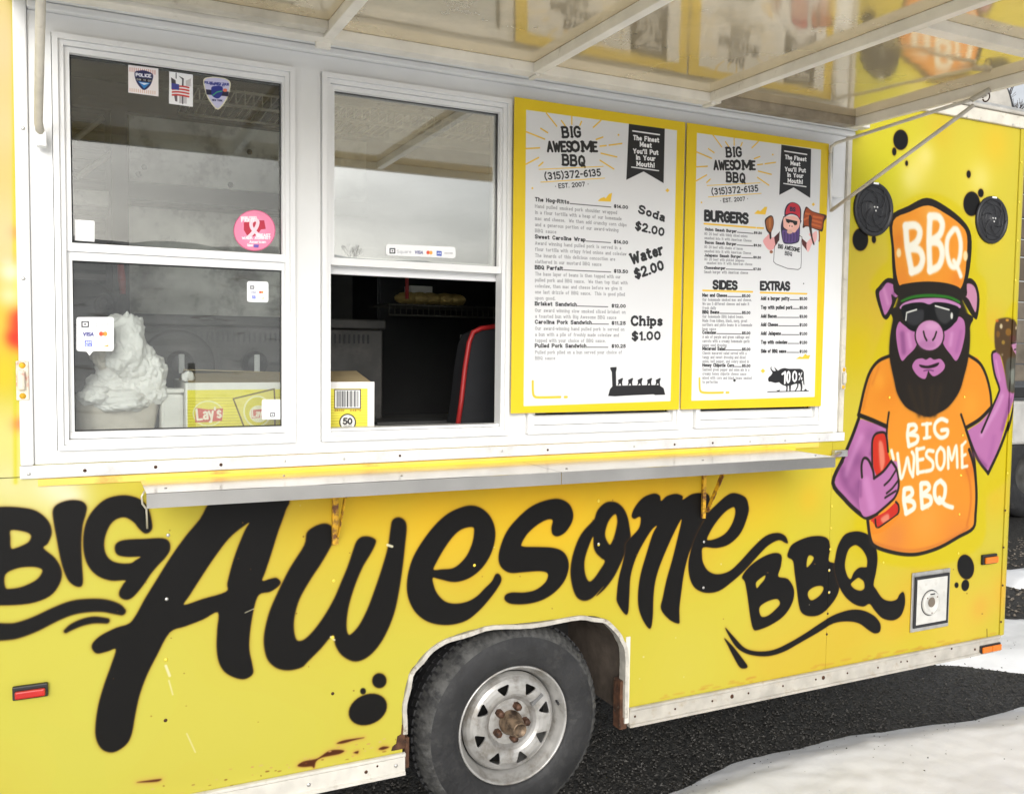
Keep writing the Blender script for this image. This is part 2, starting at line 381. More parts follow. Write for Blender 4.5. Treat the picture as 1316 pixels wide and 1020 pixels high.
GLY = {k: _g(v) for k, v in {
 'A': '0,0 2,6 4,0|.8,2 3.2,2', 'B': '0,0 0,6|0,6 2.6,6 3.5,5.2 3.5,4 2.6,3.2 0,3.2|2.6,3.2 3.9,2.4 3.9,.9 2.8,0 0,0',
 'C': '4,4.8 3.2,5.8 1.8,6 .5,5 0,3 .5,1 1.8,0 3.2,.2 4,1.2', 'D': '0,0 0,6|0,6 2.2,6 3.6,5 4,3 3.6,1 2.2,0 0,0',
 'E': '0,0 0,6|3.6,6 0,6|2.8,3.1 0,3.1|3.6,0 0,0', 'F': '0,0 0,6|3.6,6 0,6|2.8,3.1 0,3.1',
 'G': '4,4.8 3,5.9 1.6,6 .4,5 0,3 .5,.8 1.8,0 3.3,.3 4,1.2 4,2.8 2.4,2.8', 'H': '0,0 0,6|4,0 4,6|0,3.1 4,3.1', 'I': '.6,0 .6,6',
 'J': '3,6 3,1.2 2.2,0 1,0 .2,1', 'K': '0,0 0,6|3.8,6 0,2.6|1.3,3.6 4,0', 'L': '0,6 0,0|0,0 3.5,0',
 'M': '0,0 0,6|0,6 2.4,1.5 4.8,6|4.8,6 4.8,0', 'N': '0,0 0,6|0,6 4,0|4,0 4,6', 'O': '2,0 .5,.9 0,3 .5,5.1 2,6 3.5,5.1 4,3 3.5,.9 2,0',
 'P': '0,0 0,6|0,6 2.8,6 3.8,5.1 3.8,3.8 2.8,2.9 0,2.9', 'Q': '2,0 .5,.9 0,3 .5,5.1 2,6 3.5,5.1 4,3 3.5,.9 2,0|2.2,1.8 4.3,-.6',
 'R': '0,0 0,6|0,6 2.8,6 3.7,5.1 3.7,3.9 2.8,3.1 0,3.1|2,3.1 4,0', 'S': '3.8,5 2.9,6 1.2,6 .2,5.2 .2,4 1.2,3.2 2.8,2.8 3.8,2 3.8,.9 2.8,0 1,0 0,1',
 'T': '2,0 2,6|0,6 4,6', 'U': '0,6 0,1.3 1,0 3,0 4,1.3 4,6', 'V': '0,6 2,0 4,6', 'W': '0,6 1.4,0 2.8,4.8 4.2,0 5.6,6', 'X': '0,0 4,6|0,6 4,0',
 'Y': '0,6 2,3 4,6|2,3 2,0', 'Z': '0,6 4,6 0,0 4,0',
 'a': '.4,3.6 1.5,4 2.7,3.6 2.9,2.8 2.9,0|2.9,2.2 1.2,2.2 .2,1.4 .3,.3 1.3,0 2.9,.8', 'b': '0,6 0,0|0,3.2 1.5,4 2.9,3.1 2.9,.9 1.5,0 0,.8',
 'c': '2.9,3.3 1.8,4 .5,3.4 0,2 .5,.6 1.8,0 2.9,.7', 'd': '2.9,6 2.9,0|2.9,3.2 1.4,4 0,3.1 0,.9 1.4,0 2.9,.8',
 'e': '.1,2.1 2.9,2.1 2.7,3.4 1.5,4 .3,3.3 0,2 .4,.6 1.6,0 2.8,.6', 'f': '.9,0 .9,4.8 1.5,5.9 2.6,5.9|0,3.8 2.2,3.8',
 'g': '2.9,4 2.9,-1 2,-2 .5,-1.9|2.9,3.2 1.4,4 0,3.1 0,.9 1.4,0 2.9,.8', 'h': '0,0 0,6|0,3 1.4,4 2.5,3.7 2.9,2.8 2.9,0', 'i': '.5,0 .5,4|.5,5.6 .5,5.7',
 'j': '1,4 1,-1.2 .2,-2|1,5.6 1,5.7', 'k': '0,0 0,6|2.7,4 0,1.7|.9,2.4 3,0', 'l': '.5,0 .5,6', 'm': '0,0 0,4|0,3 1.2,4 2.1,3.4 2.1,0|2.1,3 3.3,4 4.2,3.4 4.2,0',
 'n': '0,0 0,4|0,3 1.4,4 2.5,3.7 2.9,2.8 2.9,0', 'o': '1.5,0 .3,.7 0,2 .3,3.3 1.5,4 2.7,3.3 3,2 2.7,.7 1.5,0', 'p': '0,-2 0,4|0,3.2 1.5,4 2.9,3.1 2.9,.9 1.5,0 0,.8',
 'q': '2.9,-2 2.9,4|2.9,3.2 1.4,4 0,3.1 0,.9 1.4,0 2.9,.8', 'r': '0,0 0,4|0,2.6 1,3.8 2.2,3.9', 's': '2.5,3.4 1.4,4 .3,3.4 .4,2.4 2.2,1.7 2.5,.7 1.4,0 .1,.5',
 't': '.9,5.5 .9,.8 1.6,0 2.5,.3|0,3.9 2.3,3.9', 'u': '0,4 0,1 .6,0 1.8,.1 2.9,1.2|2.9,4 2.9,0', 'v': '0,4 1.5,0 3,4', 'w': '0,4 1.1,0 2.2,3.5 3.3,0 4.4,4', 'x': '0,0 2.9,4|0,4 2.9,0',
 'y': '0,4 1.5,.3|3,4 1,-2 0,-2', 'z': '0,4 2.8,4 0,0 2.8,0',
 '0': '2,0 .5,.9 0,3 .5,5.1 2,6 3.5,5.1 4,3 3.5,.9 2,0', '1': '.2,4.8 1.5,6 1.5,0', '2': '.1,4.8 1,6 2.8,6 3.7,4.8 3.3,3.2 0,0 3.9,0', '3': '.2,5.4 1.5,6 3,5.7 3.6,4.6 3,3.4 1.5,3.2 3.2,2.8 3.9,1.6 3,.3 1.5,0 0,.8',
 '4': '2.8,0 2.8,6 0,1.8 4,1.8', '5': '3.6,6 .6,6 .3,3.3 2,3.8 3.6,2.9 3.8,1.4 2.7,.1 1,0 0,.9', '6': '3.4,5.7 1.8,5.6 .4,4 0,2 .8,.3 2.2,0 3.7,.9 3.7,2.5 2.4,3.5 .4,2.6', '7': '0,6 4,6 1.5,0',
 '8': '2,3.2 .6,4 .6,5.3 2,6 3.4,5.3 3.4,4 2,3.2 .2,2.2 .2,.8 2,0 3.8,.8 3.8,2.2 2,3.2', '9': '.5,.3 2.2,.4 3.6,2 4,4 3.2,5.7 1.8,6 .3,5.1 .3,3.5 1.6,2.5 3.6,3.4',
 '.': '.3,0 .3,.1', ',': '.5,.3 .1,-.9', '-': '0,2.6 2,2.6', '!': '.5,6 .5,2|.5,0 .5,.1', "'": '.4,6 .3,4.8', '(': '1.6,6.8 .4,5 0,3 .4,1 1.6,-.8', ')': '0,6.8 1.2,5 1.6,3 1.2,1 0,-.8',
 '$': '3.8,4.9 2.9,5.6 1.2,5.6 .2,4.9 .3,3.8 1.2,3.2 2.8,2.7 3.8,2 3.7,1 2.8,.4 1,.4 0,1.2|2,6.6 2,-.6', '%': '0,0 4,6|.8,5.8 .2,5 .8,4.2 1.4,5 .8,5.8|3.2,1.8 2.6,1 3.2,.2 3.8,1 3.2,1.8', '·': '.5,2.6 .5,2.8',
}.items()}

# ------------------------------------------------------------------ spray paint on the trailer side
YEL = (214, 198, 66); BLK = (21, 20, 20)
cA = (0, 600, 2.685); cB = (380, 600, 3.133); cC = (760, 580, 2.991)
D1 = (1050, 100, 3.398); D2 = (1050, 350, 3.778); D3 = (1050, 560, 3.398)
wall = Tex(-.6, 3.88, .24, 2.70, 740, 0., YEL)
def cv(crop, pts): return [(crop[0]+p[0]/crop[2], crop[1]+p[1]/crop[2]) for p in pts]
r2 = np.random.RandomState(3)
# airbrushed ground of yellows, with shelf shade and glare painted in
for i in range(70):
    x, y = r2.uniform(-40, 1316), r2.uniform(150, 1000)
    c = [(220, 208, 84), (222, 180, 52), (210, 202, 46), (222, 200, 84), (226, 172, 54)][r2.randint(5)]
    wall.blotch(x, y, r2.uniform(.07, .28), c, .4)
for (x, y, r, c, o) in [(120, 930, .5, (215, 209, 95), .85), (40, 760, .4, (216, 208, 92), .8), (330, 950, .5, (215, 208, 92), .8), (560, 900, .35, (216, 208, 90), .75), (880, 860, .3, (216, 205, 86), .7), (1000, 800, .3, (218, 202, 80), .5),
                        (700, 640, .3, (224, 182, 38), .65), (560, 640, .2, (255, 200, 40), .8), (720, 632, .2, (255, 200, 40), .8), (470, 634, .12, (255, 205, 44), .85), (650, 628, .12, (255, 202, 40), .8), (800, 624, .12, (254, 198, 36), .6), (850, 640, .22, (246, 190, 36), .7), (400, 640, .15, (246, 194, 44), .55), (970, 632, .18, (244, 190, 44), .6), (1180, 770, .16, (228, 176, 52), .6), (1240, 560, .1, (226, 178, 40), .5), (1100, 800, .2, (226, 184, 60), .5), (900, 700, .15, (228, 190, 60), .5), (1275, 420, .1, (228, 180, 44), .5), (1210, 170, .08, (226, 184, 50), .5),  # patches below the shelf: orange tint of its shade, brightened, painted into the yellow
                        (1150, 200, .2, (214, 208, 44), .7), (1120, 240, .15, (214, 209, 42), .7), (1250, 230, .2, (232, 214, 70), .6), (1280, 185, .1, (240, 196, 50), .6), (1180, 215, .08, (244, 226, 130), .6),
                        (1190, 200, .05, (250, 236, 170), .5), (1170, 230, .06, (250, 240, 180), .4), (1260, 230, .07, (250, 240, 180), .4), (1275, 300, .1, (236, 206, 50), .5), (1100, 450, .12, (220, 196, 16), .7), (1095, 250, .1, (222, 210, 36), .6),
                        (1285, 560, .1, (232, 196, 30), .6), (1280, 640, .1, (232, 186, 30), .5), (1110, 690, .12, (212, 192, 24), .8), (1290, 760, .1, (236, 180, 60), .7), (1230, 800, .2, (236, 200, 76), .6), (1150, 800, .1, (236, 186, 60), .4),
                        (1040, 640, .07, (236, 190, 50), .6), (1060, 600, .08, (236, 206, 60), .6), (1260, 780, .07, (238, 170, 70), .5), (1240, 350, .1, (210, 196, 20), .5),
                        (8, 300, .12, (246, 228, 170), .9), (4, 60, .12, (240, 214, 180), .8), (8, 160, .1, (238, 216, 160), .8), (0, 420, .08, (236, 214, 60), .7), (0, 560, .12, (240, 232, 150), .9), (2, 480, .06, (240, 214, 50), .8), (40, 640, .12, (240, 234, 180), .6), (5, 620, .06, (240, 236, 200), .5),
                        (70, 622, .05, (250, 246, 232), .7), (90, 640, .04, (250, 248, 236), .7), (240, 615, .12, (240, 210, 60), .5)]:  # the two near-white spots are surface glare painted as colour
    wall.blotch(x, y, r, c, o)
# strip left of the serving hatch
for (x, y0, y1, c, w, o) in [(6, 0, 330, (240, 214, 170), .018, .6), (17.5, -5, 620, (224, 216, 60), .004, .9), (24.5, -5, 120, (176, 154, 196), .006, .9), (26, 120, 210, (230, 190, 170), .006, .8), (27, 210, 330, (226, 190, 120), .006, .8)]:
    wall.stroke([(x, y0), (x+(y1-y0)*.004, y1)], w, c, soft=4, op=o)
for (x, y, r, c, o) in [(26, 300, .02, (240, 130, 120), .6), (30, 335, .02, (240, 140, 130), .5), (6, 420, .05, (242, 220, 90), .7), (29, 408, .028, (240, 56, 40), 1.), (20, 434, .02, (240, 80, 36), 1.), (29, 436, .030, (240, 60, 44), 1.), (29, 420, .026, (240, 60, 44), 1.), (26, 545, .02, (238, 110, 90), .6), (14, 350, .03, (252, 250, 244), .8), (12, 380, .03, (250, 246, 220), .7)]:
    wall.blotch(x, y, r, c, o)
# olive shade sprayed round the painted figure
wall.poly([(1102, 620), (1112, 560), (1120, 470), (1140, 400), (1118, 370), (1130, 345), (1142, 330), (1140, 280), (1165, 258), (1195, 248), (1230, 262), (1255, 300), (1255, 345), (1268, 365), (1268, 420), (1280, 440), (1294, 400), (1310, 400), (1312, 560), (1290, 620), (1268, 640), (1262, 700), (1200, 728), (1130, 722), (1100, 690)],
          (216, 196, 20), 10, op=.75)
# stains along the ledge
for i in range(26):
    x = r2.uniform(190, 1050); y = 612-(x-190)*.047+r2.uniform(-9, -2)
    wall.blotch(x, y, r2.uniform(.008, .03), [(240, 150, 60), (236, 90, 40), (250, 236, 200), (220, 180, 60)][r2.randint(4)], r2.uniform(.3, .8))
HB = ((130, 70, 14), 2.4, .5)
def blk(rings, crop, **k):
    if not isinstance(rings[0][0], (tuple, list)): rings = [rings]
    wall.poly([cv(crop, r) for r in rings], BLK, 1.8, halo=HB, **k)
blk([[(-60,150),(0,138),(70,140),(125,152),(165,185),(178,225),(165,262),(150,280),(190,315),(212,358),(205,402),(170,445),(100,470),(0,476),(-55,470),(-60,300)],
     [(38,217),(85,222),(105,232),(107,245),(95,262),(60,278),(38,280),(35,245)], [(18,370),(60,348),(110,343),(142,350),(145,365),(125,390),(80,412),(40,420),(18,415)]], cA)
blk([(183,150),(200,128),(240,115),(280,118),(298,135),(296,160),(285,200),(280,260),(282,330),(285,400),(268,412),(240,395),(222,360),(208,310),(195,240),(186,190)], cA)
blk([(525,200),(518,222),(500,228),(480,212),(462,190),(432,173),(400,180),(376,205),(360,250),(362,292),(380,320),(412,332),(450,332),(468,322),(484,309),(440,309),(408,303),(397,285),(402,264),(430,252),(500,248),(560,246),(583,258),(586,285),(570,312),(545,338),(520,368),(500,398),(477,428),(455,450),(435,457),(415,448),(412,430),(425,405),(432,390),(385,391),(340,376),(308,345),(291,300),(288,240),(300,185),(328,142),(368,110),(420,98),(462,103),(492,118),(512,145)], cA)
def sw(pts, crop): wall.stroke([(crop[0]+x/crop[2], crop[1]+y/crop[2], r/crop[2]/380.) for x, y, r in pts], 0, BLK, 2.4, halo=HB)
sw([(-30,568,24),(20,568,22),(60,563,21),(120,542,20),(190,508,19),(250,485,19),(310,477,18),(360,478,17),(400,488,15),(420,498,10)], cA)
sw([(228,565,5),(250,550,8),(285,535,9),(325,527,9),(368,530,7)], cA)
blk([[(740,110),(690,180),(640,240),(590,310),(540,390),(500,455),(470,510),(445,540),(400,555),(350,580),(322,605),(318,625),(335,642),(370,635),(400,628),(385,680),(360,750),(340,820),(330,890),(332,935),(350,970),(380,983),(410,975),(440,950),(455,915),(465,860),(480,790),(505,720),(540,650),(585,570),(640,548),(700,525),(752,500),(750,560),(748,620),(755,670),(775,705),(810,725),(845,730),(872,712),(870,680),(860,630),(862,570),(875,490),(893,440),(930,430),(955,415),(968,398),(955,383),(935,385),(905,392),(915,360),(935,300),(960,220),(985,150),(990,110),(860,100)],
     [(860,192),(835,207),(790,245),(740,310),(690,385),(655,440),(635,475),(700,455),(780,430),(785,400),(800,340),(820,280),(845,220)]], cA)
W_ = cv(cA, [(1050,270),(1000,350),(960,430),(930,500),(913,570),(912,620),(925,665),(955,692),(995,700),(1040,690)]) + \
     cv(cB, [(50,780),(100,730),(150,675),(160,715),(185,755),(230,780),(275,772),(320,735),(360,675),(395,590),(415,500),(430,400),(440,310),(446,240),(435,212),(412,203),(390,215),(382,250),(372,320),(350,400),(320,490),(290,570),(260,630),(235,662),(215,675),(205,655),(205,610),(215,550),(240,470),(270,400),(300,350),(320,310),(320,292),(295,280),(265,282),(245,300),(230,340),(210,400),(185,460),(155,530),(115,600),(75,655),(40,690),(15,700),(0,690),(-8,650),(-5,600),(15,530),(60,450),(100,390),(135,330),(147,300),(147,250),(135,232),(110,228),(75,240),(45,265)])
wall.poly(W_, BLK, 2.4, halo=HB)
blk([[(705,155),(660,165),(610,190),(560,235),(510,300),(475,360),(455,420),(448,480),(455,530),(480,580),(520,615),(570,632),(630,633),(690,615),(740,575),(780,530),(810,490),(828,455),(820,432),(805,432),(790,460),(760,490),(730,520),(690,542),(640,550),(600,540),(570,510),(555,475),(552,445),(580,450),(640,462),(700,445),(750,405),(785,350),(802,290),(800,240),(780,195),(745,165)],
     [(715,242),(718,270),(710,310),(690,355),(660,390),(630,408),(590,412),(555,413),(565,385),(590,340),(620,295),(650,262),(680,245)]], cB)
blk([(1045,128),(990,140),(940,165),(890,210),(850,260),(825,320),(817,370),(830,405),(865,425),(920,422),(980,418),(1012,425),(1015,445),(1000,470),(965,495),(920,505),(870,505),(845,515),(843,535),(870,550),(930,550),(990,535),(1040,505),(1080,460),(1098,410),(1095,370),(1075,340),(1035,325),(970,322),(915,320),(910,305),(935,265),(975,230),(1015,210),(1035,215),(1030,245),(1035,270),(1055,278),(1085,262),(1110,225),(1117,190),(1105,155),(1080,135)], cB)
wall.poly([cv(cB, [(1197,217),(1150,270),(1120,340),(1107,410),(1112,470),(1130,520),(1160,537),(1195,525),(1240,480)])+cv(cC, [(20,553),(50,528),(80,490),(100,455),(130,390),(150,340),(146,290),(138,250),(120,215),(92,195),(55,197),(25,225),(12,260),(5,265)]),
           cv(cB, [(1197,280),(1175,330),(1162,380),(1165,430),(1180,460),(1200,450),(1225,415),(1245,380),(1230,365),(1210,345),(1200,320)]), cv(cC, [(92,240),(70,260),(57,290),(52,320),(60,345),(72,358),(85,335),(95,300),(100,265)])], BLK, 2.4, halo=HB)
blk([(155,245),(170,210),(200,177),(240,162),(262,170),(268,190),(290,172),(325,163),(350,172),(352,185),(385,165),(420,160),(452,170),(452,230),(430,270),(410,320),(390,360),(372,400),(355,470),(345,540),(338,600),(338,640),(335,660),(300,645),(268,605),(275,560),(290,490),(310,420),(330,340),(347,262),(328,290),(295,360),(262,440),(245,500),(238,560),(235,640),(225,680),(200,650),(182,600),(180,540),(190,470),(210,400),(235,320),(252,286),(232,300),(200,350),(170,410),(150,480),(145,560),(140,620),(125,620),(100,580),(98,550),(105,490),(120,430),(130,385),(135,350),(180,300),(190,265),(185,250),(165,258)], cC)
blk([[(550,160),(520,170),(480,205),(450,235),(430,270),(400,330),(380,390),(373,440),(380,490),(400,525),(440,542),(490,535),(540,500),(590,455),(640,400),(680,360),(720,340),(745,350),(755,350),(745,325),(715,313),(670,325),(620,370),(570,425),(530,460),(485,472),(450,460),(430,430),(425,400),(430,368),(480,370),(530,355),(575,310),(602,240),(603,205),(590,175)],
     [(550,215),(553,240),(540,280),(515,315),(480,335),(445,340),(455,310),(480,270),(510,235),(535,217)]], cC)
blk([[(580,480),(610,440),(660,405),(705,390),(730,400),(728,440),(718,480),(755,490),(778,530),(772,580),(740,630),(690,665),(640,685),(622,680),(612,640),(605,590),(598,540),(590,500)],
     [(668,475),(645,490),(632,505),(636,525),(650,510),(665,492)], [(700,567),(670,578),(648,595),(645,615),(655,635),(680,630),(710,605),(725,585),(718,568)]], cC)
blk([[(757,385),(775,355),(830,330),(880,325),(910,338),(918,375),(912,420),(945,435),(955,480),(950,540),(920,590),(880,625),(840,632),(810,620),(798,590),(790,530),(782,470),(775,420),(755,405)],
     [(835,400),(828,420),(828,445),(845,430),(855,410),(848,400)], [(880,515),(855,520),(835,535),(832,555),(845,572),(870,560),(888,540),(892,522)]], cC)
blk([[(1010,308),(975,320),(950,360),(938,410),(935,450),(950,510),(975,555),(1010,585),(1045,595),(1070,585),(1090,610),(1120,640),(1160,648),(1190,630),(1205,590),(1205,555),(1198,540),(1185,550),(1175,568),(1150,575),(1120,565),(1095,530),(1085,510),(1095,460),(1100,410),(1092,360),(1070,325),(1040,310)],
     [(1010,360),(990,375),(978,410),(975,445),(985,480),(998,490),(1010,465),(1030,447),(1055,445),(1060,440),(1060,410),(1045,380),(1025,362)], [(1025,485),(1005,500),(998,512),(1012,528),(1035,535),(1050,525),(1048,500),(1035,488)]], cC)
blk([(515,678),(550,715),(590,755),(640,768),(700,762),(760,735),(820,700),(880,660),(930,630),(990,610),(1040,610),(1085,630),(1110,660),(1110,690),(1090,698),(1065,685),(1030,660),(985,652),(930,660),(870,695),(800,735),(740,768),(680,785),(620,782),(575,765),(545,735)], cC)
blk([(512,718),(545,750),(580,795),(600,825),(585,833),(568,825),(545,785),(525,745)], cC)
cS = (0, 820, 2.437)
wall.ell((1188, 132), 22, 23, BLK, crop=cS, soft=2, halo=HB); wall.ell((1137, 165), 9, 10, BLK, crop=cS, soft=2); wall.ell((1152, 222), 62, 46, BLK, -25, crop=cS, soft=2, halo=HB)
for (x, y, a, b) in [(366,272,32,44),(338,323,9,17),(392,374,6,11),(190,707,34,49),(249,706,9,16),(663,422,9,16),(676,551,36,53),(716,504,12,18)]:
    wall.ell((x, y), a, b, BLK, crop=D1, soft=2, halo=HB)
wall.ell((650, 572), 36, 54, BLK, -8, crop=D3, soft=2, halo=HB); wall.ell((648, 652), 17, 25, BLK, 8, crop=D3, soft=2); wall.ell((610, 651), 9, 12, BLK, crop=D3, soft=2)

# ---- the painted figure
PUR = (188, 116, 182); PUD = (118, 62, 122); ORG = (238, 150, 48); DRK = (38, 32, 28); WHT = (246, 242, 238)
def dp(p, col, c, soft=1.6, **k): wall.poly(p, col, soft, crop=c, **k)
def ds(p, r, col, c, soft=2., **k): wall.stroke(p, r/c[2]/262., col, soft, crop=c, **k)
# shirt
shirt = cv(D2, [(355,405),(300,430),(260,480),(232,560),(205,690),(270,715),(338,745),(345,830),(350,900)])+cv(D3, [(225,370),(228,430),(250,475),(320,505),(400,515),(470,508),(560,475),(640,430),(685,400),(695,330),(697,200),(690,110)])+cv(D2, [(772,960),(765,900),(740,820),(722,765),(790,715),(848,650),(842,580),(822,500),(790,440),(740,405)])
wall.poly(shirt, ORG, 2)
for (x, y, r, c, o) in [(1140,500,.08,(228,128,36),.5),(1230,690,.1,(228,132,60),.6),(1250,600,.05,(222,110,40),.6),(1150,690,.08,(222,128,70),.6),(1190,670,.1,(240,168,80),.5),(1247,520,.06,(248,170,60),.5),(1130,490,.04,(250,176,64),.5)]: wall.blotch(x, y, r, c, o, shirt)
ds([(240,462),(330,490),(420,500),(520,478),(620,430),(660,400)], 5, (206,110,50), D3, 6, op=.6)
ds([(640,110),(668,200),(672,300),(655,390)], 5, (206,104,40), D3, 6, op=.6)
for p in ([(268,480),(248,560),(225,660)], [(300,460),(270,540)]): ds(p, 5, (206,110,40), D2, 8, op=.5)
# left arm, right arm
dp([(205,715),(270,730),(335,752),(345,800),(345,900),(330,1010),(100,1010),(84,1000),(100,950),(140,870),(180,780)], PUR, D2)
dp([(120,110),(345,110),(352,150),(357,210),(340,265),(300,310),(250,340),(205,352),(160,325),(115,270),(75,210)], PUR, D3)
arml = cv(D2, [(205,715),(270,730),(335,752),(345,800),(345,900)])+cv(D3, [(352,150),(357,210),(340,265),(300,310),(250,340),(205,352),(160,325),(115,270),(75,210),(115,115)])
for (x, y, r, o) in [(1100,590,.05,.6),(1088,610,.04,.5),(1104,625,.04,.55),(1120,560,.04,.4),(1110,650,.04,.3)]: wall.blotch(x, y, r, PUD, o, arml)
for (x, y, r, o) in [(1128,570,.04,.5),(1135,640,.05,.5)]: wall.blotch(x, y, r, (222,160,216), o, arml)
arm = [(730,770),(800,720),(855,650),(880,590),(885,560),(865,490),(850,410),(865,385),(885,390),(900,440),(915,500),(930,560),(962,590),(940,650),(920,720),(890,830),(860,910),(830,965),(800,930),(760,850),(740,800)]
dp(arm, PUR, D2)
ds([(800,790),(840,720),(880,650),(900,600)], 9, (222,166,222), D2, 10, op=.6); ds([(900,760),(920,690),(935,620)], 8, PUD, D2, 10, op=.6); ds([(860,800),(840,900)], 14, (170,100,170), D2, 10, op=.5)
# sleeve, body and arm outlines
for p, r, c in [([(355,405),(300,430),(260,480),(232,560),(203,690)], 7, D2), ([(203,692),(270,718),(338,748)], 9, D2), ([(350,680),(342,740),(338,800)], 5, D2),
                ([(735,402),(790,440),(822,500),(842,580),(848,650)], 7, D2), ([(850,652),(792,712),(728,752)], 9, D2), ([(700,690),(720,750),(745,830),(765,910),(772,1000)], 6, D2), ([(665,60),(688,140),(697,250),(693,340),(683,402),(620,440),(540,485),(460,512),(400,518),(330,508),(260,485),(235,455),(222,370)], 7, D3),
                ([(203,710),(170,800),(120,920)], 8, D2), ([(110,110),(70,205),(120,275),(170,325),(220,358),(262,340)], 8, D3),
                ([(868,382),(850,400),(862,490),(885,560),(880,590),(852,655),(800,775)], 6, D2), ([(968,580),(935,720),(890,850),(832,975)], 8, D2), ([(832,975),(790,920),(760,860),(725,765)], 7, D2)]:
    ds(p, r, DRK, c)
ds([(215,800),(170,900),(140,980)], 14, (216,150,214), D2, 12, op=.55); ds([(290,780),(262,880)], 8, PUD, D2, 10, op=.6); ds([(110,150),(130,220),(190,290)], 14, PUD, D3, 14, op=.45)
ds([(870,430),(888,520)], 5, (218,156,214), D2, 6, op=.7); ds([(760,880),(820,940)], 8, PUD, D2, 10, op=.6)
# sauce bottle with the hand round it
dp([(272,812),(288,785),(325,780),(336,800),(345,870),(360,930),(345,990),(300,1015),(275,950),(270,880)], (206,52,36), D2, sm=False); dp([(300,830),(320,830),(330,920),(310,960)], (240,150,130), D2, 5, op=.8)
ds([(270,1000),(268,880),(270,815),(288,783),(325,777),(338,800),(346,870)], 5, DRK, D2)
dp([(238,365),(300,330),(345,290),(357,305),(352,342),(300,380),(265,402),(250,385)], (206,50,40), D3); dp([(280,360),(310,340),(315,365),(290,380)], (240,170,150), D3, 5, op=.7)
ds([(345,288),(357,305),(352,342),(300,380),(263,402),(255,365)], 4, DRK, D3); dp([(240,372),(236,410),(245,430),(300,412),(352,360),(352,346),(300,384),(262,404)], (236,140,40), D3)
dp([(195,120),(205,98),(225,105),(245,150),(250,183),(290,155),(325,112),(348,140),(358,215),(345,262),(300,310),(250,340),(205,352),(185,300),(185,220)], PUR, D3)
ds([(215,200),(230,260),(240,310)], 18, (214,146,212), D3, 12, op=.6); ds([(190,200),(190,260)], 8, PUD, D3, 8, op=.5)
for p, r in [([(197,180),(195,130),(205,98),(225,105),(245,150),(250,185)], 5), ([(250,185),(290,155),(325,110)], 5), ([(325,110),(350,150),(358,215),(345,260),(320,290),(262,340)], 5), ([(345,150),(320,190),(295,215)], 4), ([(355,195),(330,228),(305,250)], 4), ([(345,240),(310,262),(298,270)], 4)]: ds(p, r, DRK, D3)
# meat on the bone and fist
dp([(870,240),(900,222),(950,228),(985,290),(990,340),(965,370),(978,440),(975,520),(960,580),(930,575),(915,500),(895,410),(868,380),(862,300)], (84,62,40), D2, 4)
dp([(920,430),(970,420),(975,520),(955,575),(925,560)], (84,86,84), D2, 6, op=.85); dp([(935,480),(955,470),(955,530),(940,540)], (150,156,156), D2, 5, op=.7)
for (x, y, rx, ry, c) in [(895,262,7,12,(236,220,190)),(965,270,6,8,(240,226,200)),(925,232,8,6,(240,170,60)),(905,340,8,10,(176,140,60)),(930,290,14,18,(150,104,40)),(875,235,8,6,(220,110,40)),(900,400,5,6,(150,130,110)),(880,300,9,16,(130,90,36)),(950,320,14,14,(96,56,56))]: wall.ell((x, y), rx, ry, c, crop=D2, soft=3, op=.8)
dp([(945,345),(985,330),(1000,350),(1000,400),(975,405),(950,380)], (196,136,186), D2); ds([(945,345),(985,335)], 3, DRK, D2); ds([(955,375),(990,370)], 3, DRK, D2)
# head and beard
head = [(400,80),(392,130),(380,170),(370,230),(358,300),(352,380),(358,440),(375,520),(392,590),(430,650),(480,680),(540,700),(590,682),(640,650),(690,580),(715,500),(732,430),(742,350),(742,270),(732,200),(710,140),(692,80)]
dp(head, DRK, D2, 7); dp(head[2:-2], DRK, D2, 2)
for x in (450, 500, 560, 600): ds([(x, 560), (x+(545-x)*.3, 640), (x+(545-x)*.5, 690)], 10, (50,40,30), D2, 10, op=.8)
dp([(345,28),(405,50),(398,100),(352,215),(325,224),(305,180),(284,100),(300,70)], DRK, D2); dp([(345,50),(398,76),(402,96),(385,122),(362,108),(364,150),(335,205),(322,188),(302,105),(320,78)], PUR, D2)
dp([(740,28),(775,58),(790,130),(780,218),(765,224),(735,182),(700,112),(704,66)], DRK, D2); dp([(735,54),(765,70),(778,120),(772,192),(757,172),(737,132),(702,98),(715,72)], (200,140,180), D2)
dp([(400,240),(385,280),(388,340),(400,400),(415,430),(440,405),(475,370),(490,330),(480,285),(440,268),(415,250)], PUR, D2); dp([(690,215),(715,235),(720,290),(710,350),(695,400),(675,430),(650,400),(620,360),(605,320),(612,285),(645,265),(678,238)], PUR, D2)
ds([(415,300),(422,385)], 12, PUD, D2, 9, op=.6); ds([(445,300),(455,360)], 9, (222,162,220), D2, 9, op=.6); ds([(655,300),(648,350)], 9, (222,162,220), D2, 9, op=.6); ds([(325,80),(345,150)], 8, (224,160,216), D2, 8, op=.6); ds([(385,70),(372,110)], 6, PUD, D2, 7, op=.6); ds([(700,290),(680,380)], 12, (164,96,164), D2, 8, op=.6)
dp([(403,168),(430,145),(500,128),(600,126),(660,140),(697,160),(690,175),(640,152),(575,146),(545,157),(510,147),(450,152),(412,178)], (196,134,196), D2)
dp([(410,172),(450,152),(510,147),(545,157),(575,146),(640,152),(692,175),(676,230),(652,265),(610,287),(590,250),(545,232),(505,250),(485,287),(445,275),(425,240)], (20,20,22), D2)
dp([(440,192),(482,182),(518,186),(512,240),(470,258),(436,238)], (52,52,58), D2, 5); dp([(575,168),(640,185),(655,220),(625,250),(590,228)], (58,58,62), D2, 5)
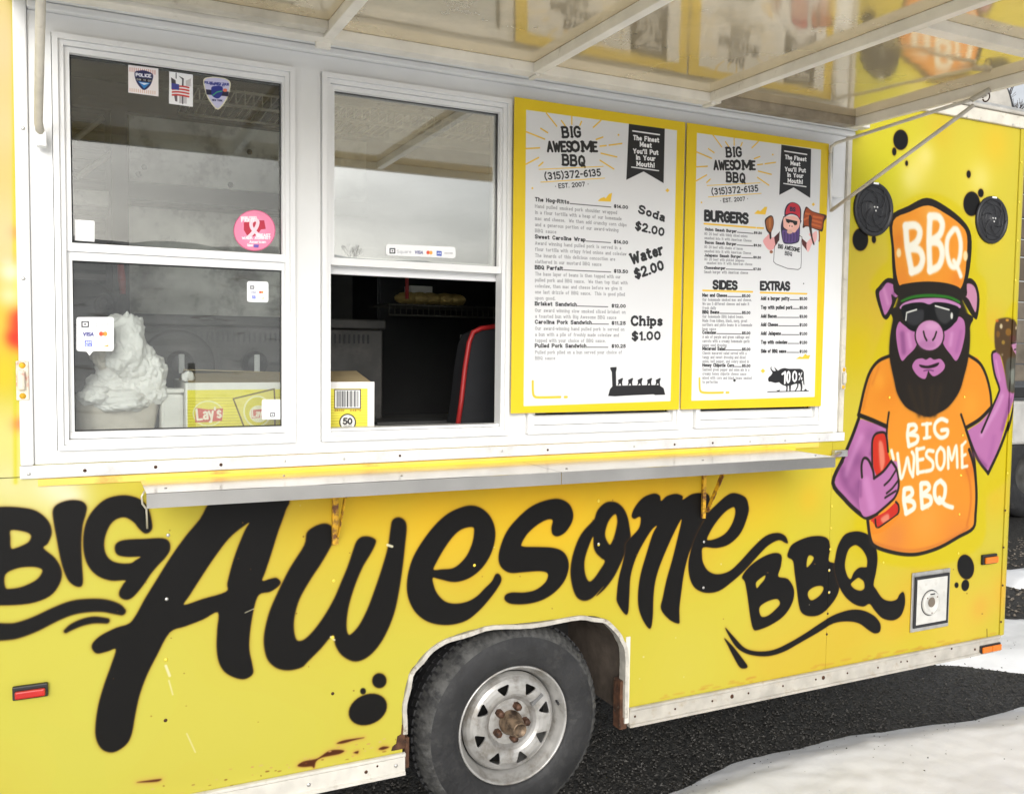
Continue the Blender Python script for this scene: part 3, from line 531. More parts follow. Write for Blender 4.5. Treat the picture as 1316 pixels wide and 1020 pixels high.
ds([(432,232),(436,196),(484,181)], 3.2, (236,236,240), D2, sm=False); ds([(575,163),(642,182)], 3.2, (236,236,240), D2); wall.ell((655, 211), 6, 16, (226,226,230), crop=D2, soft=3)
wall.ell((547, 307), 73, 80, DRK, crop=D2, soft=2); wall.ell((547, 306), 67, 73, (200,138,196), crop=D2, soft=2); wall.ell((535, 350), 40, 22, (166,104,164), crop=D2, soft=9, op=.6); wall.ell((560, 262), 32, 18, (224,168,220), crop=D2, soft=9, op=.6)
ds([(518,288),(524,312),(533,330)], 4.5, DRK, D2); ds([(580,290),(572,315),(563,328)], 4.5, DRK, D2)
dp([(480,425),(510,417),(530,424),(550,414),(570,424),(600,420),(622,450),(610,480),(570,505),(549,490),(541,478),(527,516),(500,510),(475,485),(463,455)], PUR, D2); dp([(498,448),(540,453),(592,438),(582,456),(545,466),(508,462)], (40,26,34), D2); ds([(520,478),(545,474),(565,478)], 3, PUD, D2)
# cap
dp([(320,610),(400,560),(480,525),(560,560),(640,625),(674,690),(672,800),(655,900),(640,960),(480,930),(350,950),(332,860),(326,740)], DRK, D1)
capp = cv(D1, [(334,626),(405,586),(485,558),(560,592),(628,642),(656,692),(653,800),(643,880),(618,928),(560,906),(480,892),(400,900),(366,912),(348,860),(338,750)])
dp([(334,626),(405,586),(485,558),(560,592),(628,642),(656,692),(653,800),(643,880),(618,928),(560,906),(480,892),(400,900),(366,912),(348,860),(338,750)], ORG, D1)
for (x, y, r, c, o) in [(1155,190+120,.04,(222,120,36),.6),(1195,275,.05,(244,180,90),.5),(1160,360,.05,(226,130,50),.5),(1230,360,.04,(226,120,40),.5)]: wall.blotch(x, y, r, c, o, capp)
dp([(400,72),(440,54),(540,45),(640,55),(702,86),(694,150),(640,128),(550,118),(470,124),(412,145)], DRK, D2); dp([(412,134),(470,112),(550,105),(640,114),(692,138),(690,150),(640,128),(550,120),(470,126),(414,144)], (44,112,36), D2)
def hat(p, r=15): ds(p, r, WHT, D1, 5)
hat([(388,650),(395,740),(414,845)]); hat([(388,648),(430,645),(450,672),(438,715),(402,742)]); hat([(402,745),(446,752),(462,790),(448,832),(414,848)])
hat([(494,610),(490,720),(494,840)]); hat([(494,606),(530,608),(548,640),(536,686),(495,714)]); hat([(495,716),(534,724),(548,770),(532,822),(494,842)])
hat([(598,662),(572,700),(568,760),(582,815),(606,825),(624,785),(628,720),(614,668),(598,662)], 12); hat([(598,800),(616,832),(629,866)], 10)
wall.ell((358, 765), 10, 20, (246, 222, 180), crop=D1, soft=4); wall.ell((649, 778), 10, 22, (246, 222, 180), crop=D1, soft=4)
def let(p, r=9.5, c=D2): ds(p, r, WHT, c, 3)
let([(446,745),(440,790),(447,842)]); let([(446,742),(474,740),(482,762),(452,785)]); let([(452,787),(488,795),(484,825),(447,842)])
let([(534,736),(534,800)]); let([(512,738),(554,734)], 7); let([(520,805),(550,800)], 7)
let([(632,722),(604,712),(575,735),(574,775),(600,802),(630,792),(634,765),(606,766)])
let([(362,865),(372,905)], 8); let([(392,880),(398,930),(410,1000),(430,940),(440,900),(452,960),(466,990)], 8); let([(466,985),(472,900),(462,872)], 8)
let([(485,858),(490,975)]); let([(487,860),(520,852)], 8); let([(488,912),(516,906)], 8); let([(490,972),(520,966)], 8)
let([(565,868),(540,865),(532,890),(562,920),(560,955),(530,965)], 8.5)
let([(600,850),(582,880),(584,935),(602,955),(618,925),(618,870),(600,850)], 8.5)
let([(638,950),(638,850),(655,910),(676,842),(682,945)], 8); let([(704,842),(706,945)], 8.5); let([(704,842),(722,822)], 7); let([(705,892),(722,884)], 7); let([(706,945),(730,940)], 7)
let([(382,235),(380,280),(390,335)], 10, D3); let([(384,232),(410,230),(416,255),(388,278)], 10, D3); let([(388,280),(420,288),(424,315),(390,338)], 10, D3)
let([(455,212),(456,260),(460,312)], 10, D3); let([(457,208),(482,208),(490,230),(460,256)], 10, D3); let([(460,258),(494,266),(496,295),(462,314)], 10, D3)
let([(540,196),(518,215),(515,262),(535,292),(556,268),(560,220),(540,196)], 10, D3); let([(535,270),(560,300),(592,312)], 9, D3)
# wear: scratches, drips, rust blooms
for (a, b, r, o) in [((213,855),(218,868),.0035,.8),((217,874),(222,892),.002,.6),((240,942),(251,966),.0018,.6),((315,787),(326,782),.0015,.7),((498,700),(504,702),.004,.9),((425,818),(430,822),.003,.8)]: wall.stroke([a, b], r, (244,238,214), 1.5, op=o)
for i in range(60):
    x, y = r2.uniform(20, 1290), r2.uniform(640, 980)
    wall.ell((x, y), r2.uniform(.5, 1.3), r2.uniform(.5, 1.3), [(110,70,30),(236,232,214),(150,100,40)][r2.randint(3)], op=.6)
cR = (0, 820, 2.437)
for p in ([(932,398),(950,385),(985,378),(1000,372),(1030,352),(1060,348),(1078,352),(1060,362),(1010,372),(990,385),(984,404),(975,400),(950,402)], [(1055,328),(1080,318),(1140,310),(1110,318),(1075,328)], [(1186,346),(1200,338),(1218,340),(1200,348)], [(1108,357),(1122,352),(1120,360)], [(430,450),(480,442),(505,440),(490,448)]):
    wall.poly([(cR[0]+q[0]/cR[2], cR[1]+q[1]/cR[2]) for q in p], (84,40,18), 2.0, halo=((214,150,90), 4, .6))
for i in range(60):
    x = r2.uniform(130, 512); y = 1022-(x-254)*.207+r2.uniform(-26, -3)
    wall.ell((x, y), r2.uniform(.6, 3.2), r2.uniform(.4, 1.2), [(120,64,30),(214,160,110),(220,190,130)][r2.randint(3)], -12, op=r2.uniform(.3, .9))
for i in range(40):
    x = r2.uniform(830, 1280); y = 902-(x-830)*.187+r2.uniform(-7, -1)
    wall.ell((x, y), r2.uniform(2, 9), 1.2, (206,140,60), -11, op=.35, soft=3)
wall.stroke([(1268.5, 808), (1268.8, 818)], .002, (70, 40, 20), 1)
wall.a *= np.array([.853, .850, .795], np.float32)
WALLIMG = wall.image("trailer_paint")
M_wall = tex_mat("painted_aluminium", WALLIMG, .36, .08, 2.2, spec=.16)

# ------------------------------------------------------------------ printed menus
K5 = (640, 110, 4.635); K6 = (640, 320, 4.25); K7 = (870, 140, 4.857); K8 = (870, 330, 4.435); Z1 = (670, 240, 8.5); Z2 = (670, 350, 8.5)
YB = -.03
MY = (224, 192, 20); MK = (24, 24, 26); MG = (120, 120, 122); MW = (220, 220, 220); YO = (236, 190, 50)
mA = on_y(661.6, 126.2, YB); mB = on_y(656.5, 533.6, YB); mC = on_y(872.8, 526.4, YB); mD = on_y(874.5, 526.2, YB); mE = on_y(1064.6, 183.6, YB); mF = on_y(1056, 519.4, YB)
MZ0, MZ1 = (mB[2]+mC[2]+mF[2])/3, (mA[2]+mE[2])/2
MX = [(mA[0]+mB[0])/2, mC[0]-.001, mD[0]+.002, (mE[0]+mF[0])/2]
def menu_tex(x0, x1, inner, K):
    t = Tex(x0, x1, MZ0, MZ1, 1150, YB, MY)
    for i in range(12): t.blotch(r2.uniform(660, 1060), r2.choice([140, 530, 300, 420]), .05, (238, 206, 24), .3)
    t.poly(inner, MW, 1, sm=False)
    # header block (same print on both sheets); K scales crop coordinates
    kx, ky, ox, oy = K
    def q(x, y): return (ox+x*kx, oy+y*ky)
    T = lambda s, a, b, h, r, col=MK, **kw: t.text(s, q(*a), q(*b), h*ky, r, col, **kw)
    T('BIG', (388,308), (495,305), 58, .75, serif=True)
    T('AWES', (298,392), (438,392), 55, .8); T('OM', (440,390), (562,392), 55, .95, serif=True); T('E', (570,392), (594,392), 52, .75, serif=True)
    T('BBQ', (388,472), (522,480), 58, .75, serif=True)
    T('(315)372-6135', (282,560), (614,536), 38, .62, serif=True)
    T('· EST. 2007 ·', (342,612), (538,598), 24, .6)
    for a, b in [((245,500),(628,482)), ((255,576),(635,552))]: t.stroke([q(*a), q(*b)], .0012, YO, 1)
    for a, b in [((288,165),(350,243)),((378,210),(400,240)),((440,182),(440,232)),((498,215),(488,238)),((614,208),(568,250)),((255,256),(296,282)),((168,276),(278,320)),((585,322),(625,308)),((168,376),(248,372)),((608,362),(645,358)),((662,356),(738,346)),((614,404),(708,426)),((165,470),(242,430)),((243,480),(268,458)),((608,446),(690,498))]:
        t.stroke([q(*a), q(*b)], .0022, YO, 1)
    t.poly([q(*p) for p in [(780,229),(994,258),(987,582),(868,512),(765,562)]], MK, 1, sm=False)
    for s, a, b in [('The Finest', (808,322), (960,338)), ('Meat', (848,362), (916,370)), ("You'll Put", (808,402), (956,412)), ('In Your', (824,440), (938,448)), ('Mouth!', (828,478), (932,488))]:
        T(s, a, b, 24, 1.0, (240,240,240), serif=True)
    t.stroke([q(803,271), q(963,294)], .0025, (240,240,240)); t.stroke([q(796,486), q(958,508)], .002, (240,240,240))
    for (x, y, s) in [(718,295,7),(1010,625,12),(205,612,7)]:
        t.poly([q(x-s, y), q(x, y-s), q(x+s, y), q(x, y+s)], YO, 1, sm=False)
    return t
m1 = menu_tex(MX[0], MX[1], [(676.2,141.3),(870.2,167.8),(861.9,515.3),(672.9,521.9)], (1/4.635, 1/4.635, 640, 110))
def wavy(t, crop): t.poly([(595,688),(612,672),(632,665),(642,672),(662,646),(680,640),(672,692)], YO, 1, crop=crop, sm=False)
wavy(m1, K5)
def head1(s, price, y, x1, crop=Z1, k=0.):
    m1.text(s, (152, y), (x1, y+(x1-152)*k), 36, .8, MK, crop, serif=True)
    xe = 1010 if crop is Z1 else 985
    n = int((xe-30-x1)/13)
    for i in range(n):
        xx = x1+10+i*13; m1.stroke([(xx, y+(xx-152)*k-2), (xx+5, y+(xx+5-152)*k-2)], .0013, MK, 1, crop=crop)
    m1.text(price, (xe+5, y+(xe-152)*k), (xe+155, y+(xe+155-152)*k), 30, .85, MK, crop, serif=True)
def body1(s, y, x1, crop=Z1, k=0.): m1.text(s, (152, y), (x1, y+(x1-152)*k), 34, .42, MG, crop, serif=True)
head1('The Hog-Ritto', '$14.00', 155, 522, k=.085)
for i, (s, x) in enumerate([('Hand pulled smoked pork shoulder wrapped', 1045), ('in a flour tortilla with a heap of our homemade', 1095), ('mac and cheese.  We then add crunchy corn chips', 1150), ('and a generous portion of our award-winning', 1060), ('BBQ sauce', 382)]): body1(s, 228+i*67, x, k=.080-.004*i)
head1('Sweet Caroline Wrap', '$14.00', 562, 700, k=.062)
for i, (s, x) in enumerate([('Award winning hand pulled pork is served in a', 1090), ('flour tortilla with crispy fried onions and coleslaw', 1148), ('The innards of this delicious concoction are', 1025), ('slathered in our mustard BBQ sauce', 875)]): body1(s, 632+i*67, x, k=.056-.004*i)
head1('BBQ Parfait', '$13.50', 897, 455, k=.045)
for i, (s, x) in enumerate([('The base layer of beans is then topped with our', 1085), ('pulled pork and BBQ sauce.  We then top that with', 1160), ('coleslaw, then mac and cheese before we give it', 1100), ('one last drizzle of BBQ sauce.  This is good piled', 1130), ('upon good.', 370)]): body1(s, 32+i*66, x, Z2, .036-.003*i)
head1('Brisket Sandwich', '$12.00', 358, 605, Z2, .026)
body1('Our award winning slow smoked sliced brisket on', 430, 1138, Z2, .020); body1('a toasted bun with Big Awesome BBQ sauce', 495, 1038, Z2, .016)
head1('Carolina Pork Sandwich', '$11.25', 558, 768, Z2, .012)
for i, (s, x) in enumerate([('Our award-winning hand pulled pork is served on', 1125), ('a bun with a pile of freshly made coleslaw and', 1065), ('topped with your choice of BBQ sauce.', 920)]): body1(s, 628+i*66, x, Z2, .010-.003*i)
head1('Pulled Pork Sandwich', '$10.25', 818, 710, Z2, .002)
body1('Pulled pork piled on a bun served your choice of', 888, 1100, Z2, 0); body1('BBQ sauce', 952, 370, Z2, 0)
for s, a, b, h, c in [('Soda', (838,755), (990,808), 42, K5), ('$2.00', (820,855), (988,895), 42, K5), ('Water', (735,80), (905,25), 52, K6), ('$2.00', (755,160), (908,108), 46, K6), ('Chips', (730,415), (898,415), 46, K6), ('$1.00', (735,496), (888,492), 40, K6)]:
    m1.text(s, a, b, h, .85, MK, c, serif=True)
m1.poly([(602,802),(612,765),(625,750),(622,672),(614,655),(614,646),(648,644),(648,655),(644,672),(646,746),(880,742),(905,760),(914,795),(860,797),(850,793),(700,800),(640,804)], MK, 1, crop=K6, sm=False)
for x in (670, 725, 777, 829, 876): m1.poly([(x-14,715),(x-4,710),(x+8,704),(x+14,706),(x+10,718),(x+8,728),(x+10,745),(x+4,746),(x-2,732),(x-12,744),(x-16,742),(x-12,728)], MK, 1, crop=K6, sm=False)
m1.stroke([(190,722),(191,780),(200,805),(230,810),(340,808)], .004, YO, 1, crop=K6); m1.stroke([(365,808),(376,808)], .004, YO, 1, crop=K6)
m2 = menu_tex(MX[2], MX[3], [(895.7,170.9),(1055.3,192.5),(1047,509.9),(888.5,514.9)], (.1787, .19354, 864.85, 141.85))
m2.text('BURGERS', (176,694), (440,712), 56, 1.0, MK, K7); m2.poly([(482,655),(505,632),(520,640),(548,612),(564,612),(552,660)], YO, 1, crop=K7, sm=False)
m2.stroke([(170,717),(490,742)], .003, YO, 1, crop=K7); m2.stroke([(500,743),(540,745)], .003, YO, 1, crop=K7)
def row(s, p, y, x0, x1, x2, x3, crop, k, h=15):
    m2.text(s, (x0, y), (x1, y+(x1-x0)*k), h, .85, MK, crop, serif=True)
    m2.stroke([(x1+4, y+(x1-x0)*k-1), (x2-5, y+(x2-x0)*k-1)], .0012, MK, 1, crop=crop)
    m2.text(p, (x2, y+(x2-x0)*k), (x3, y+(x3-x0)*k), h*.8, .9, MK, crop, serif=True)
def sub(s, y, x0, x1, crop, k): m2.text(s, (x0, y), (x1, y+(x1-x0)*k), 15, .5, MG, crop, serif=True)
row('Onion Smash Burger', '$9.50', 758, 176, 372, 482, 530, K7, .068); sub('80/20 beef with thinly sliced onions', 786, 172, 440, K7, .06); sub('smashed into it with American Cheese', 812, 172, 465, K7, .06)
row('Bacon Smash Burger', '$9.50', 840, 176, 370, 480, 526, K7, .055); sub('80/20 beef with chunks of bacon', 868, 172, 410, K7, .05); sub('smashed into it with American Cheese', 894, 172, 462, K7, .045)
row('Jalapeno Smash Burger', '$9.50', 920, 172, 400, 478, 524, K7, .04); sub('80/20 beef with pickled jalapeno', 945, 172, 420, K7, .035); sub('smashed into it with American cheese', 968, 186, 470, K7, .03)
row('Cheeseburger', '$7.50', 998, 172, 302, 478, 524, K7, .025); sub('Smash burger with American cheese', 93, 155, 405, K8, .02)
m2.text('SIDES', (208,180), (340,184), 42, 1.0, MK, K8); m2.text('EXTRAS', (478,186), (640,188), 42, 1.0, MK, K8)
m2.stroke([(148,192),(430,200)], .003, YO, 1, crop=K8); m2.stroke([(476,204),(740,211)], .003, YO, 1, crop=K8)
for s, p, y, x1, lines in [('Mac and Cheese', '$5.00', 226, 285, [('Our homemade smoked mac and cheese.', 425), ('We use 5 different cheeses and make it', 412), ('fresh daily', 222)]), ('BBQ Beans', '$5.00', 322, 240, [('Our homemade BBQ baked beans.', 380), ('Made from kidney, black, navy, great', 400), ('northern and pinto beans in a homemade', 428), ('bean sauce', 222)]),
                           ('Coleslaw', '$5.00', 438, 222, [('A mix of purple and green cabbage and', 412), ('carrots with a creamy homemade garlic', 415), ('poppy seed dressing', 282)]), ('Macaroni Salad', '$5.00', 530, 275, [('Classic macaroni salad served with a', 396), ('tangy and sweet dressing and diced', 390), ('onion, bell pepper, and celery mixed in', 410)]),
                           ('Honey Chipotle Corn', '$5.00', 624, 325, [('Sauteed green pepper and onion mix in a', 412), ('creamy honey chipotle cheese sauce', 395), ('mixed with corn and black beans smoked', 425), ('to perfection', 232)])]:
    row(s, p, y, 146, x1, 372, 418, K8, .012, 16)
    for i, (l, xe) in enumerate(lines): sub(l, y+25+i*23.5, 146, xe, K8, .006)
for s, p, y, x1 in [('Add a burger patty', '$5.00', 245, 640), ('Top with pulled pork', '$5.00', 296, 658), ('Add Bacon', '$3.00', 346, 568), ('Add Cheese', '$1.00', 394, 575), ('Add Jalapeno', '$1.00', 444, 592), ('Top with coleslaw', '$1.50', 494, 628), ('Side of BBQ sauce', '$1.00', 545, 622)]:
    row(s, p, y, 480, x1, 700, 742, K8, .004, 17)
m2.poly([(678,582),(700,568),(715,572),(732,552),(742,562),(760,560),(752,582)], YO, 1, crop=K8, sm=False)
m2.stroke([(128,692),(130,750),(140,770),(180,775),(262,773)], .004, YO, 1, crop=K8); m2.stroke([(282,773),(294,773)], .004, YO, 1, crop=K8)
for (x, y, s, c) in [(490,650,13,YO),(328,704,9,MK),(722,153,4,MK)]: m2.poly([(x-s,y),(x,y-s),(x+s,y),(x,y+s)], c, 1, crop=K8, sm=False)
c4 = (960, 460, 13.16)
m2.poly([(356,350),(372,320),(410,290),(432,250),(420,225),(400,195),(398,165),(415,140),(412,180),(430,205),(462,222),(490,215),(475,190),(462,150),(490,180),(525,215),(560,190),(600,175),(640,170),(700,182),(900,182),(940,200),(962,240),(965,360),(972,440),(968,462),(955,440),(948,372),(925,400),(935,440),(938,500),(925,560),(905,558),(912,500),(900,440),(875,430),(868,480),(845,530),(820,562),(805,556),(830,520),(850,470),(845,430),(800,440),(745,462),(738,560),(718,562),(710,465),(690,468),(688,530),(684,566),(660,565),(668,500),(655,470),(600,455),(565,430),(545,408),(480,420),(430,408),(400,398),(375,402),(362,385)], MK, 1, crop=c4, sm=False)
for s, a, b, h, r in [('1', (585,425), (640,425), 190, .55), ('0', (672,412), (722,412), 180, .6), ('0', (775,395), (838,392), 165, .6), ('%', (880,372), (935,365), 120, .45)]: m2.text(s, a, b, h, r, (240,240,240), c4)
m2.stroke([(350,572),(1040,556)], .0015, MK, 1, crop=c4)
m2.poly([(500,536),(520,550),(530,545),(558,535),(548,566),(515,566)], MK, 1, crop=c4, sm=False); m2.poly([(960,552),(990,520),(1025,552)], MK, 1, crop=c4, sm=False)
# man printed on the second menu
cM = (965, 250, 10.2)
def mp(p, c, **k): m2.poly(p, c, 1, crop=cM, **k)
mp([(185,330),(225,290),(265,275),(292,300),(302,370),(290,440),(268,500),(270,585),(248,580),(240,520),(205,470),(188,400)], (40,24,16)); mp([(200,340),(260,290),(290,320),(292,400),(265,490),(235,480),(205,420)], (150,84,36)); mp([(235,330),(262,320),(262,420),(240,440)], (196,120,50), op=.7)
mp([(210,545),(240,520),(250,590),(285,560),(318,575),(330,620),(330,660),(290,720),(240,728),(200,690),(160,620),(175,580)], (226,160,158)); m2.ell((268, 752), 22, 20, (150, 90, 60), crop=cM)
mp([(305,560),(378,488),(372,600),(322,662)], (70,24,22), sm=False); mp([(665,570),(735,635),(740,740),(672,655)], (84,28,24), sm=False)
mp([(730,640),(770,590),(790,560),(758,530),(780,500),(800,520),(850,480),(868,500),(862,590),(830,640),(800,650),(760,745),(735,735)], (232,176,172))
mp([(730,160),(800,215),(890,245),(985,270),(990,310),(960,360),(940,480),(880,470),(740,420),(682,440),(685,380),(690,260),(705,200)], (60,28,16)); mp([(735,180),(800,225),(890,260),(960,285),(945,340),(930,450),(860,450),(740,410),(700,400),(700,280)], (158,70,28))
for a, b in [((700,330),(760,300)),((820,290),(930,310)),((810,340),(920,370)),((800,390),(910,420)),((720,250),(770,260))]: m2.stroke([a, b], .004, (210,110,50), 1.5, crop=cM, op=.7)
mp([(765,270),(800,300),(795,400),(810,560),(835,650),(815,650),(780,520),(760,400)], (50,26,18)); m2.stroke([(895,480),(900,560),(895,610)], .003, (120,60,30), 1, crop=cM)
mp([(400,520),(395,400),(425,300),(440,290),(650,330),(645,400),(640,540),(625,620),(560,645),(500,650),(430,635)], (34,30,52)); mp([(412,530),(415,470),(460,470),(500,505),(555,490),(600,470),(632,450),(620,600),(560,630),(500,636),(430,618)], (92,66,124))
for x in (440, 480, 520, 560, 600): m2.stroke([(x, 500), (x+5, 560), (x, 610)], .003, (60,42,86), 1.5, crop=cM, op=.8)
mp([(430,310),(470,290),(560,280),(640,330),(635,420),(600,470),(560,500),(440,440),(425,380)], (232,176,160)); mp([(455,318),(610,352),(606,395),(575,405),(550,370),(510,362),(500,378),(468,362)], (20,20,22), sm=False)
m2.ell((522, 412), 42, 36, (238,186,174), crop=cM); m2.ell((508, 412), 6, 10, (60,30,30), crop=cM); m2.ell((540, 418), 6, 10, (60,30,30), crop=cM); m2.ell((510, 488), 38, 28, (214,170,150), crop=cM)
mp([(440,280),(445,200),(480,130),(545,102),(620,130),(658,200),(655,345),(640,330),(600,280),(520,260),(450,290)], (30,26,50)); mp([(458,262),(470,180),(520,115),(570,112),(630,150),(645,220),(640,310),(600,265),(520,245)], (190,40,56))
m2.text('BS', (515,212), (580,222), 45, .9, (24,30,66), cM)
m2.stroke([(378,488),(345,640),(310,680),(298,880),(330,912),(480,970),(620,985),(655,960),(662,880),(660,640),(672,560),(640,540)], .0011, (60,60,60), 1, crop=cM, sm=False)
m2.text('BIG AWESOME', (358,700), (638,752), 48, .7, MK, cM); m2.text('BBQ', (448,790), (540,805), 45, .6, MK, cM, serif=True)
M_menu1 = tex_mat("printed_menu_left", m1.image("menu_print_left"), .45, .02, 2.)
M_menu2 = tex_mat("printed_menu_right", m2.image("menu_print_right"), .45, .02, 2.)

# ------------------------------------------------------------------ stickers on the glass
YG = .03
st = Tex(-.06, 1.30, 1.33, 2.42, 1500, YG-.001, (244, 244, 244))
cs7 = (150, 75, 8.225)
def sp(p, c, crop=cs7, sm=False, **k): st.poly(p, c, 1, crop=crop, sm=sm, **k)
sp([(122,70),(440,110),(442,405),(122,362)], (246,238,236)); 
for i in range(13): st.stroke([(140+i*22,100+i*2.6),(140+i*22,140+i*2.6)], .001, (214,150,140), 1, crop=cs7); st.stroke([(140+i*22,320+i*2.6),(140+i*22,350+i*2.6)], .001, (224,190,170), 1, crop=cs7)
sp([(190,150),(240,132),(300,132),(380,170),(375,240),(345,300),(290,338),(240,300),(200,230)], (34,36,84), sm=True); sp([(200,205),(375,230),(370,255),(205,232)], (20,20,24)); sp([(225,245),(355,262),(290,325)], (40,130,200)); sp([(235,255),(345,268),(290,285)], (230,240,250))
st.text('POLICE', (205,190), (362,205), 30, 1.0, (240,240,246), cs7); st.text('09/11/01', (212,232), (362,250), 16, .8, (230,230,230), cs7)
sp([(555,140),(805,175),(805,515),(552,480)], (248,248,248)); sp([(575,205),(622,235),(625,275),(578,268)], (70,66,70)); sp([(655,188),(708,215),(705,300),(690,295),(692,225)], (60,56,60)); sp([(605,385),(640,395),(640,460),(618,455)], (110,100,104)); sp([(730,240),(785,215),(780,300),(730,295)], (206,200,200)); sp([(660,400),(740,410),(740,482),(660,476)], (206,202,204)); st.stroke([(697,405),(697,482)], .0013, (60,56,60), 1, crop=cs7); st.stroke([(628,160),(628,212)], .0012, (80,76,80), 1, crop=cs7)
for i in range(7): st.stroke([(590,300+i*15),(640,298+i*15),(700,300+i*16),(760,312+i*16)], .0022, (206,52,48) if i % 2 == 0 else (246,240,240), 1, crop=cs7)
sp([(578,262),(660,278),(658,338),(578,326)], (66,70,150))
sp([(915,230),(985,200),(1070,200),(1150,215),(1203,260),(1190,360),(1150,460),(1070,545),(1000,480),(945,380)], (232,226,196), sm=True); sp([(928,238),(990,210),(1070,210),(1145,226),(1190,265),(1178,360),(1140,450),(1070,530),(1008,470),(955,375)], (206,204,232), sm=True)
sp([(940,330),(1185,355),(1180,405),(950,385)], (28,28,60)); sp([(1010,300),(1110,300),(1120,345),(1105,400),(1065,428),(1010,400),(1000,350)], (34,48,140), sm=True); st.ell((1145, 340), 22, 18, (236,120,90), crop=cs7); st.stroke([(1015,395),(1060,360),(1110,350)], .0015, (60,170,120), 1, crop=cs7)
st.text('POLICE UNITY TOUR', (930,268), (1185,290), 22, .8, (34,44,130), cs7); st.text('CHAPTER 37', (985,280), (1140,300), 20, .8, (34,44,130), cs7); st.text('NEW YORK', (1010,450), (1115,458), 16, .8, (40,40,90), cs7)
cp = (290, 260, 7.286)
st.ell((270, 265), 197, 193, (206,70,110), crop=cp); st.ell((270, 265), 190, 186, (238,138,172), crop=cp); st.ell((270, 265), 100, 130, (240,160,190), crop=cp, op=.5, soft=20)
sp([(170,190),(230,170),(260,170),(360,170),(375,250),(330,255),(300,300),(250,325),(200,310),(170,260)], (190,36,62), cp)
st.stroke([(215,325),(250,290),(290,230),(300,180),(270,165),(240,190),(245,240),(290,290),(340,330)], .005, (250,214,224), 1, crop=cp)
for s, a, b, h, r in [('MAKING STRIDES', (145,152), (290,152), 18, .9), ('FIGHT', (150,182), (270,182), 28, 1.1), ('BREAST', (290,322), (418,322), 24, 1.1), ('WALK AGAINST', (155,345), (420,345), 20, 1.1), ('American', (225,382), (375,382), 22, .9), ('Cancer', (205,412), (255,412), 22, .9)]: st.text(s, a, b, h, r, (252,236,240), cp)
sp([(265,395),(312,397),(305,425),(262,422)], (110,90,180), cp)
def squarepay(crop, ox, oy, k, f=1.):
    def q(x, y): return (ox+x*k, oy+y*k)
    c1 = tuple(int(255-(255-v)*f) for v in (40, 40, 44)); c2 = tuple(int(255-(255-v)*f*.6) for v in (90, 90, 96))
    pts = [q(98,85), q(150,85), q(150,127), q(98,127), q(98,85)]
    st.stroke(pts, .0016, c1, 1, crop=crop, sm=False); st.ell(q(123,106), 8*k, 8*k, c1, crop=crop)
    st.text('Square', q(168,120), q(318,120), 32*k, .35, c2, crop)
    st.text('VISA', q(108,200), q(190,200), 26*k, 1.0, (70,70,130) if f > .8 else (170,170,190), crop, italic=.12)
    st.ell(q(255,185), 18*k, 19*k, (226,70,40), crop=crop); st.ell(q(288,185), 18*k, 19*k, (240,150,50), crop=crop); st.ell(q(271,185), 8*k, 14*k, (230,110,40), crop=crop)
    sp([q(120,240), q(180,240), q(180,290), q(120,290)], (50,66,200), crop); st.text('AM', q(128,262), q(172,262), 16*k, 1., (235,238,250), crop); st.text('EX', q(130,284), q(172,284), 14*k, 1., (235,238,250), crop)
    st.text('DISCOVER', q(232,268), q(305,268), 12*k, .5, c2, crop); sp([q(265,290), q(315,272), q(315,290)], (240,170,70), crop)
squarepay((90, 400, 6.375), 0, 0, 1)
squarepay(cp, 175, 735, .58, .6)
cq = (400, 90, 4.25)
st.stroke([(430,976),(456,976),(456,1000),(430,1000),(430,976)], .0016, (40,40,44), 1, crop=cq, sm=False); st.ell((443,988), 4, 4, (40,40,44), crop=cq); st.text('Square', (468,1000), (545,1000), 16, .4, (170,170,176), cq)
st.text('VISA', (566,1002), (608,1004), 14, .9, (110,110,150), cq, italic=.12); st.ell((638,997), 9, 10, (228,84,50), crop=cq); st.ell((653,998), 9, 10, (240,170,70), crop=cq); sp([(685,988),(712,990),(712,1016),(685,1014)], (50,80,180), cq); st.text('AX', (689,1006), (708,1007), 10, .9, (235,238,250), cq); st.text('DISCOVER', (728,1004), (772,1005), 7, .5, (150,150,150), cq)
c6 = (225, 470, 9.076)
st.stroke([(1115,548),(1158,548),(1158,590),(1112,590),(1115,548)], .0013, (60,60,64), 1, crop=c6, sm=False); st.ell((1135,570), 8, 8, (60,60,64), crop=c6)
for y in (430, 455, 480): st.stroke([(1060,y),(1200,y)], .0006, (190,190,190), 1, crop=c6, op=.6)
M_stick = tex_mat("sticker_print", st.image("sticker_print"), .35)

# ------------------------------------------------------------------ carton print
YC = .10
cA0 = on_y(237, 490, YC); cA1 = on_y(482, 560, YC)
CX0, CX1 = on_y(239, 520, YC)[0], on_y(481, 520, YC)[0]
CZ1 = on_y(300, 491.5, YC)[2]; CZ0 = CZ1-.30
ct = Tex(CX0, CX1, CZ0, CZ1, 1300, YC, (240, 238, 234))
CYL = (242, 230, 80)
w0, w1 = (CX0+.004), (CX1-.022)
T0 = ct.w2t([(w0, CZ0), (w1, CZ0), (w1, CZ1-.021), (w0, CZ1-.021)]); ct.poly(T0, CYL, 1, sm=False, tp=True)
for i in range(24):
    z = CZ1-.045-i*.0085; T = ct.w2t([(w0, z), (w1, z)]); ct.stroke([tuple(T[0]), tuple(T[1])], .9, (196, 176, 40), 1, tp=True, op=.8)
def cp_(p, c, crop=c6, sm=False, **k): ct.poly(p, c, 1, crop=crop, sm=sm, **k)
ct.ell((385, 555), 180, 150, (240,238,190), crop=c6); ct.ell((385, 555), 165, 136, (232,222,80), crop=c6); cp_([(240,490),(400,510),(560,495),(548,640),(380,655),(235,660)], (214,96,84))
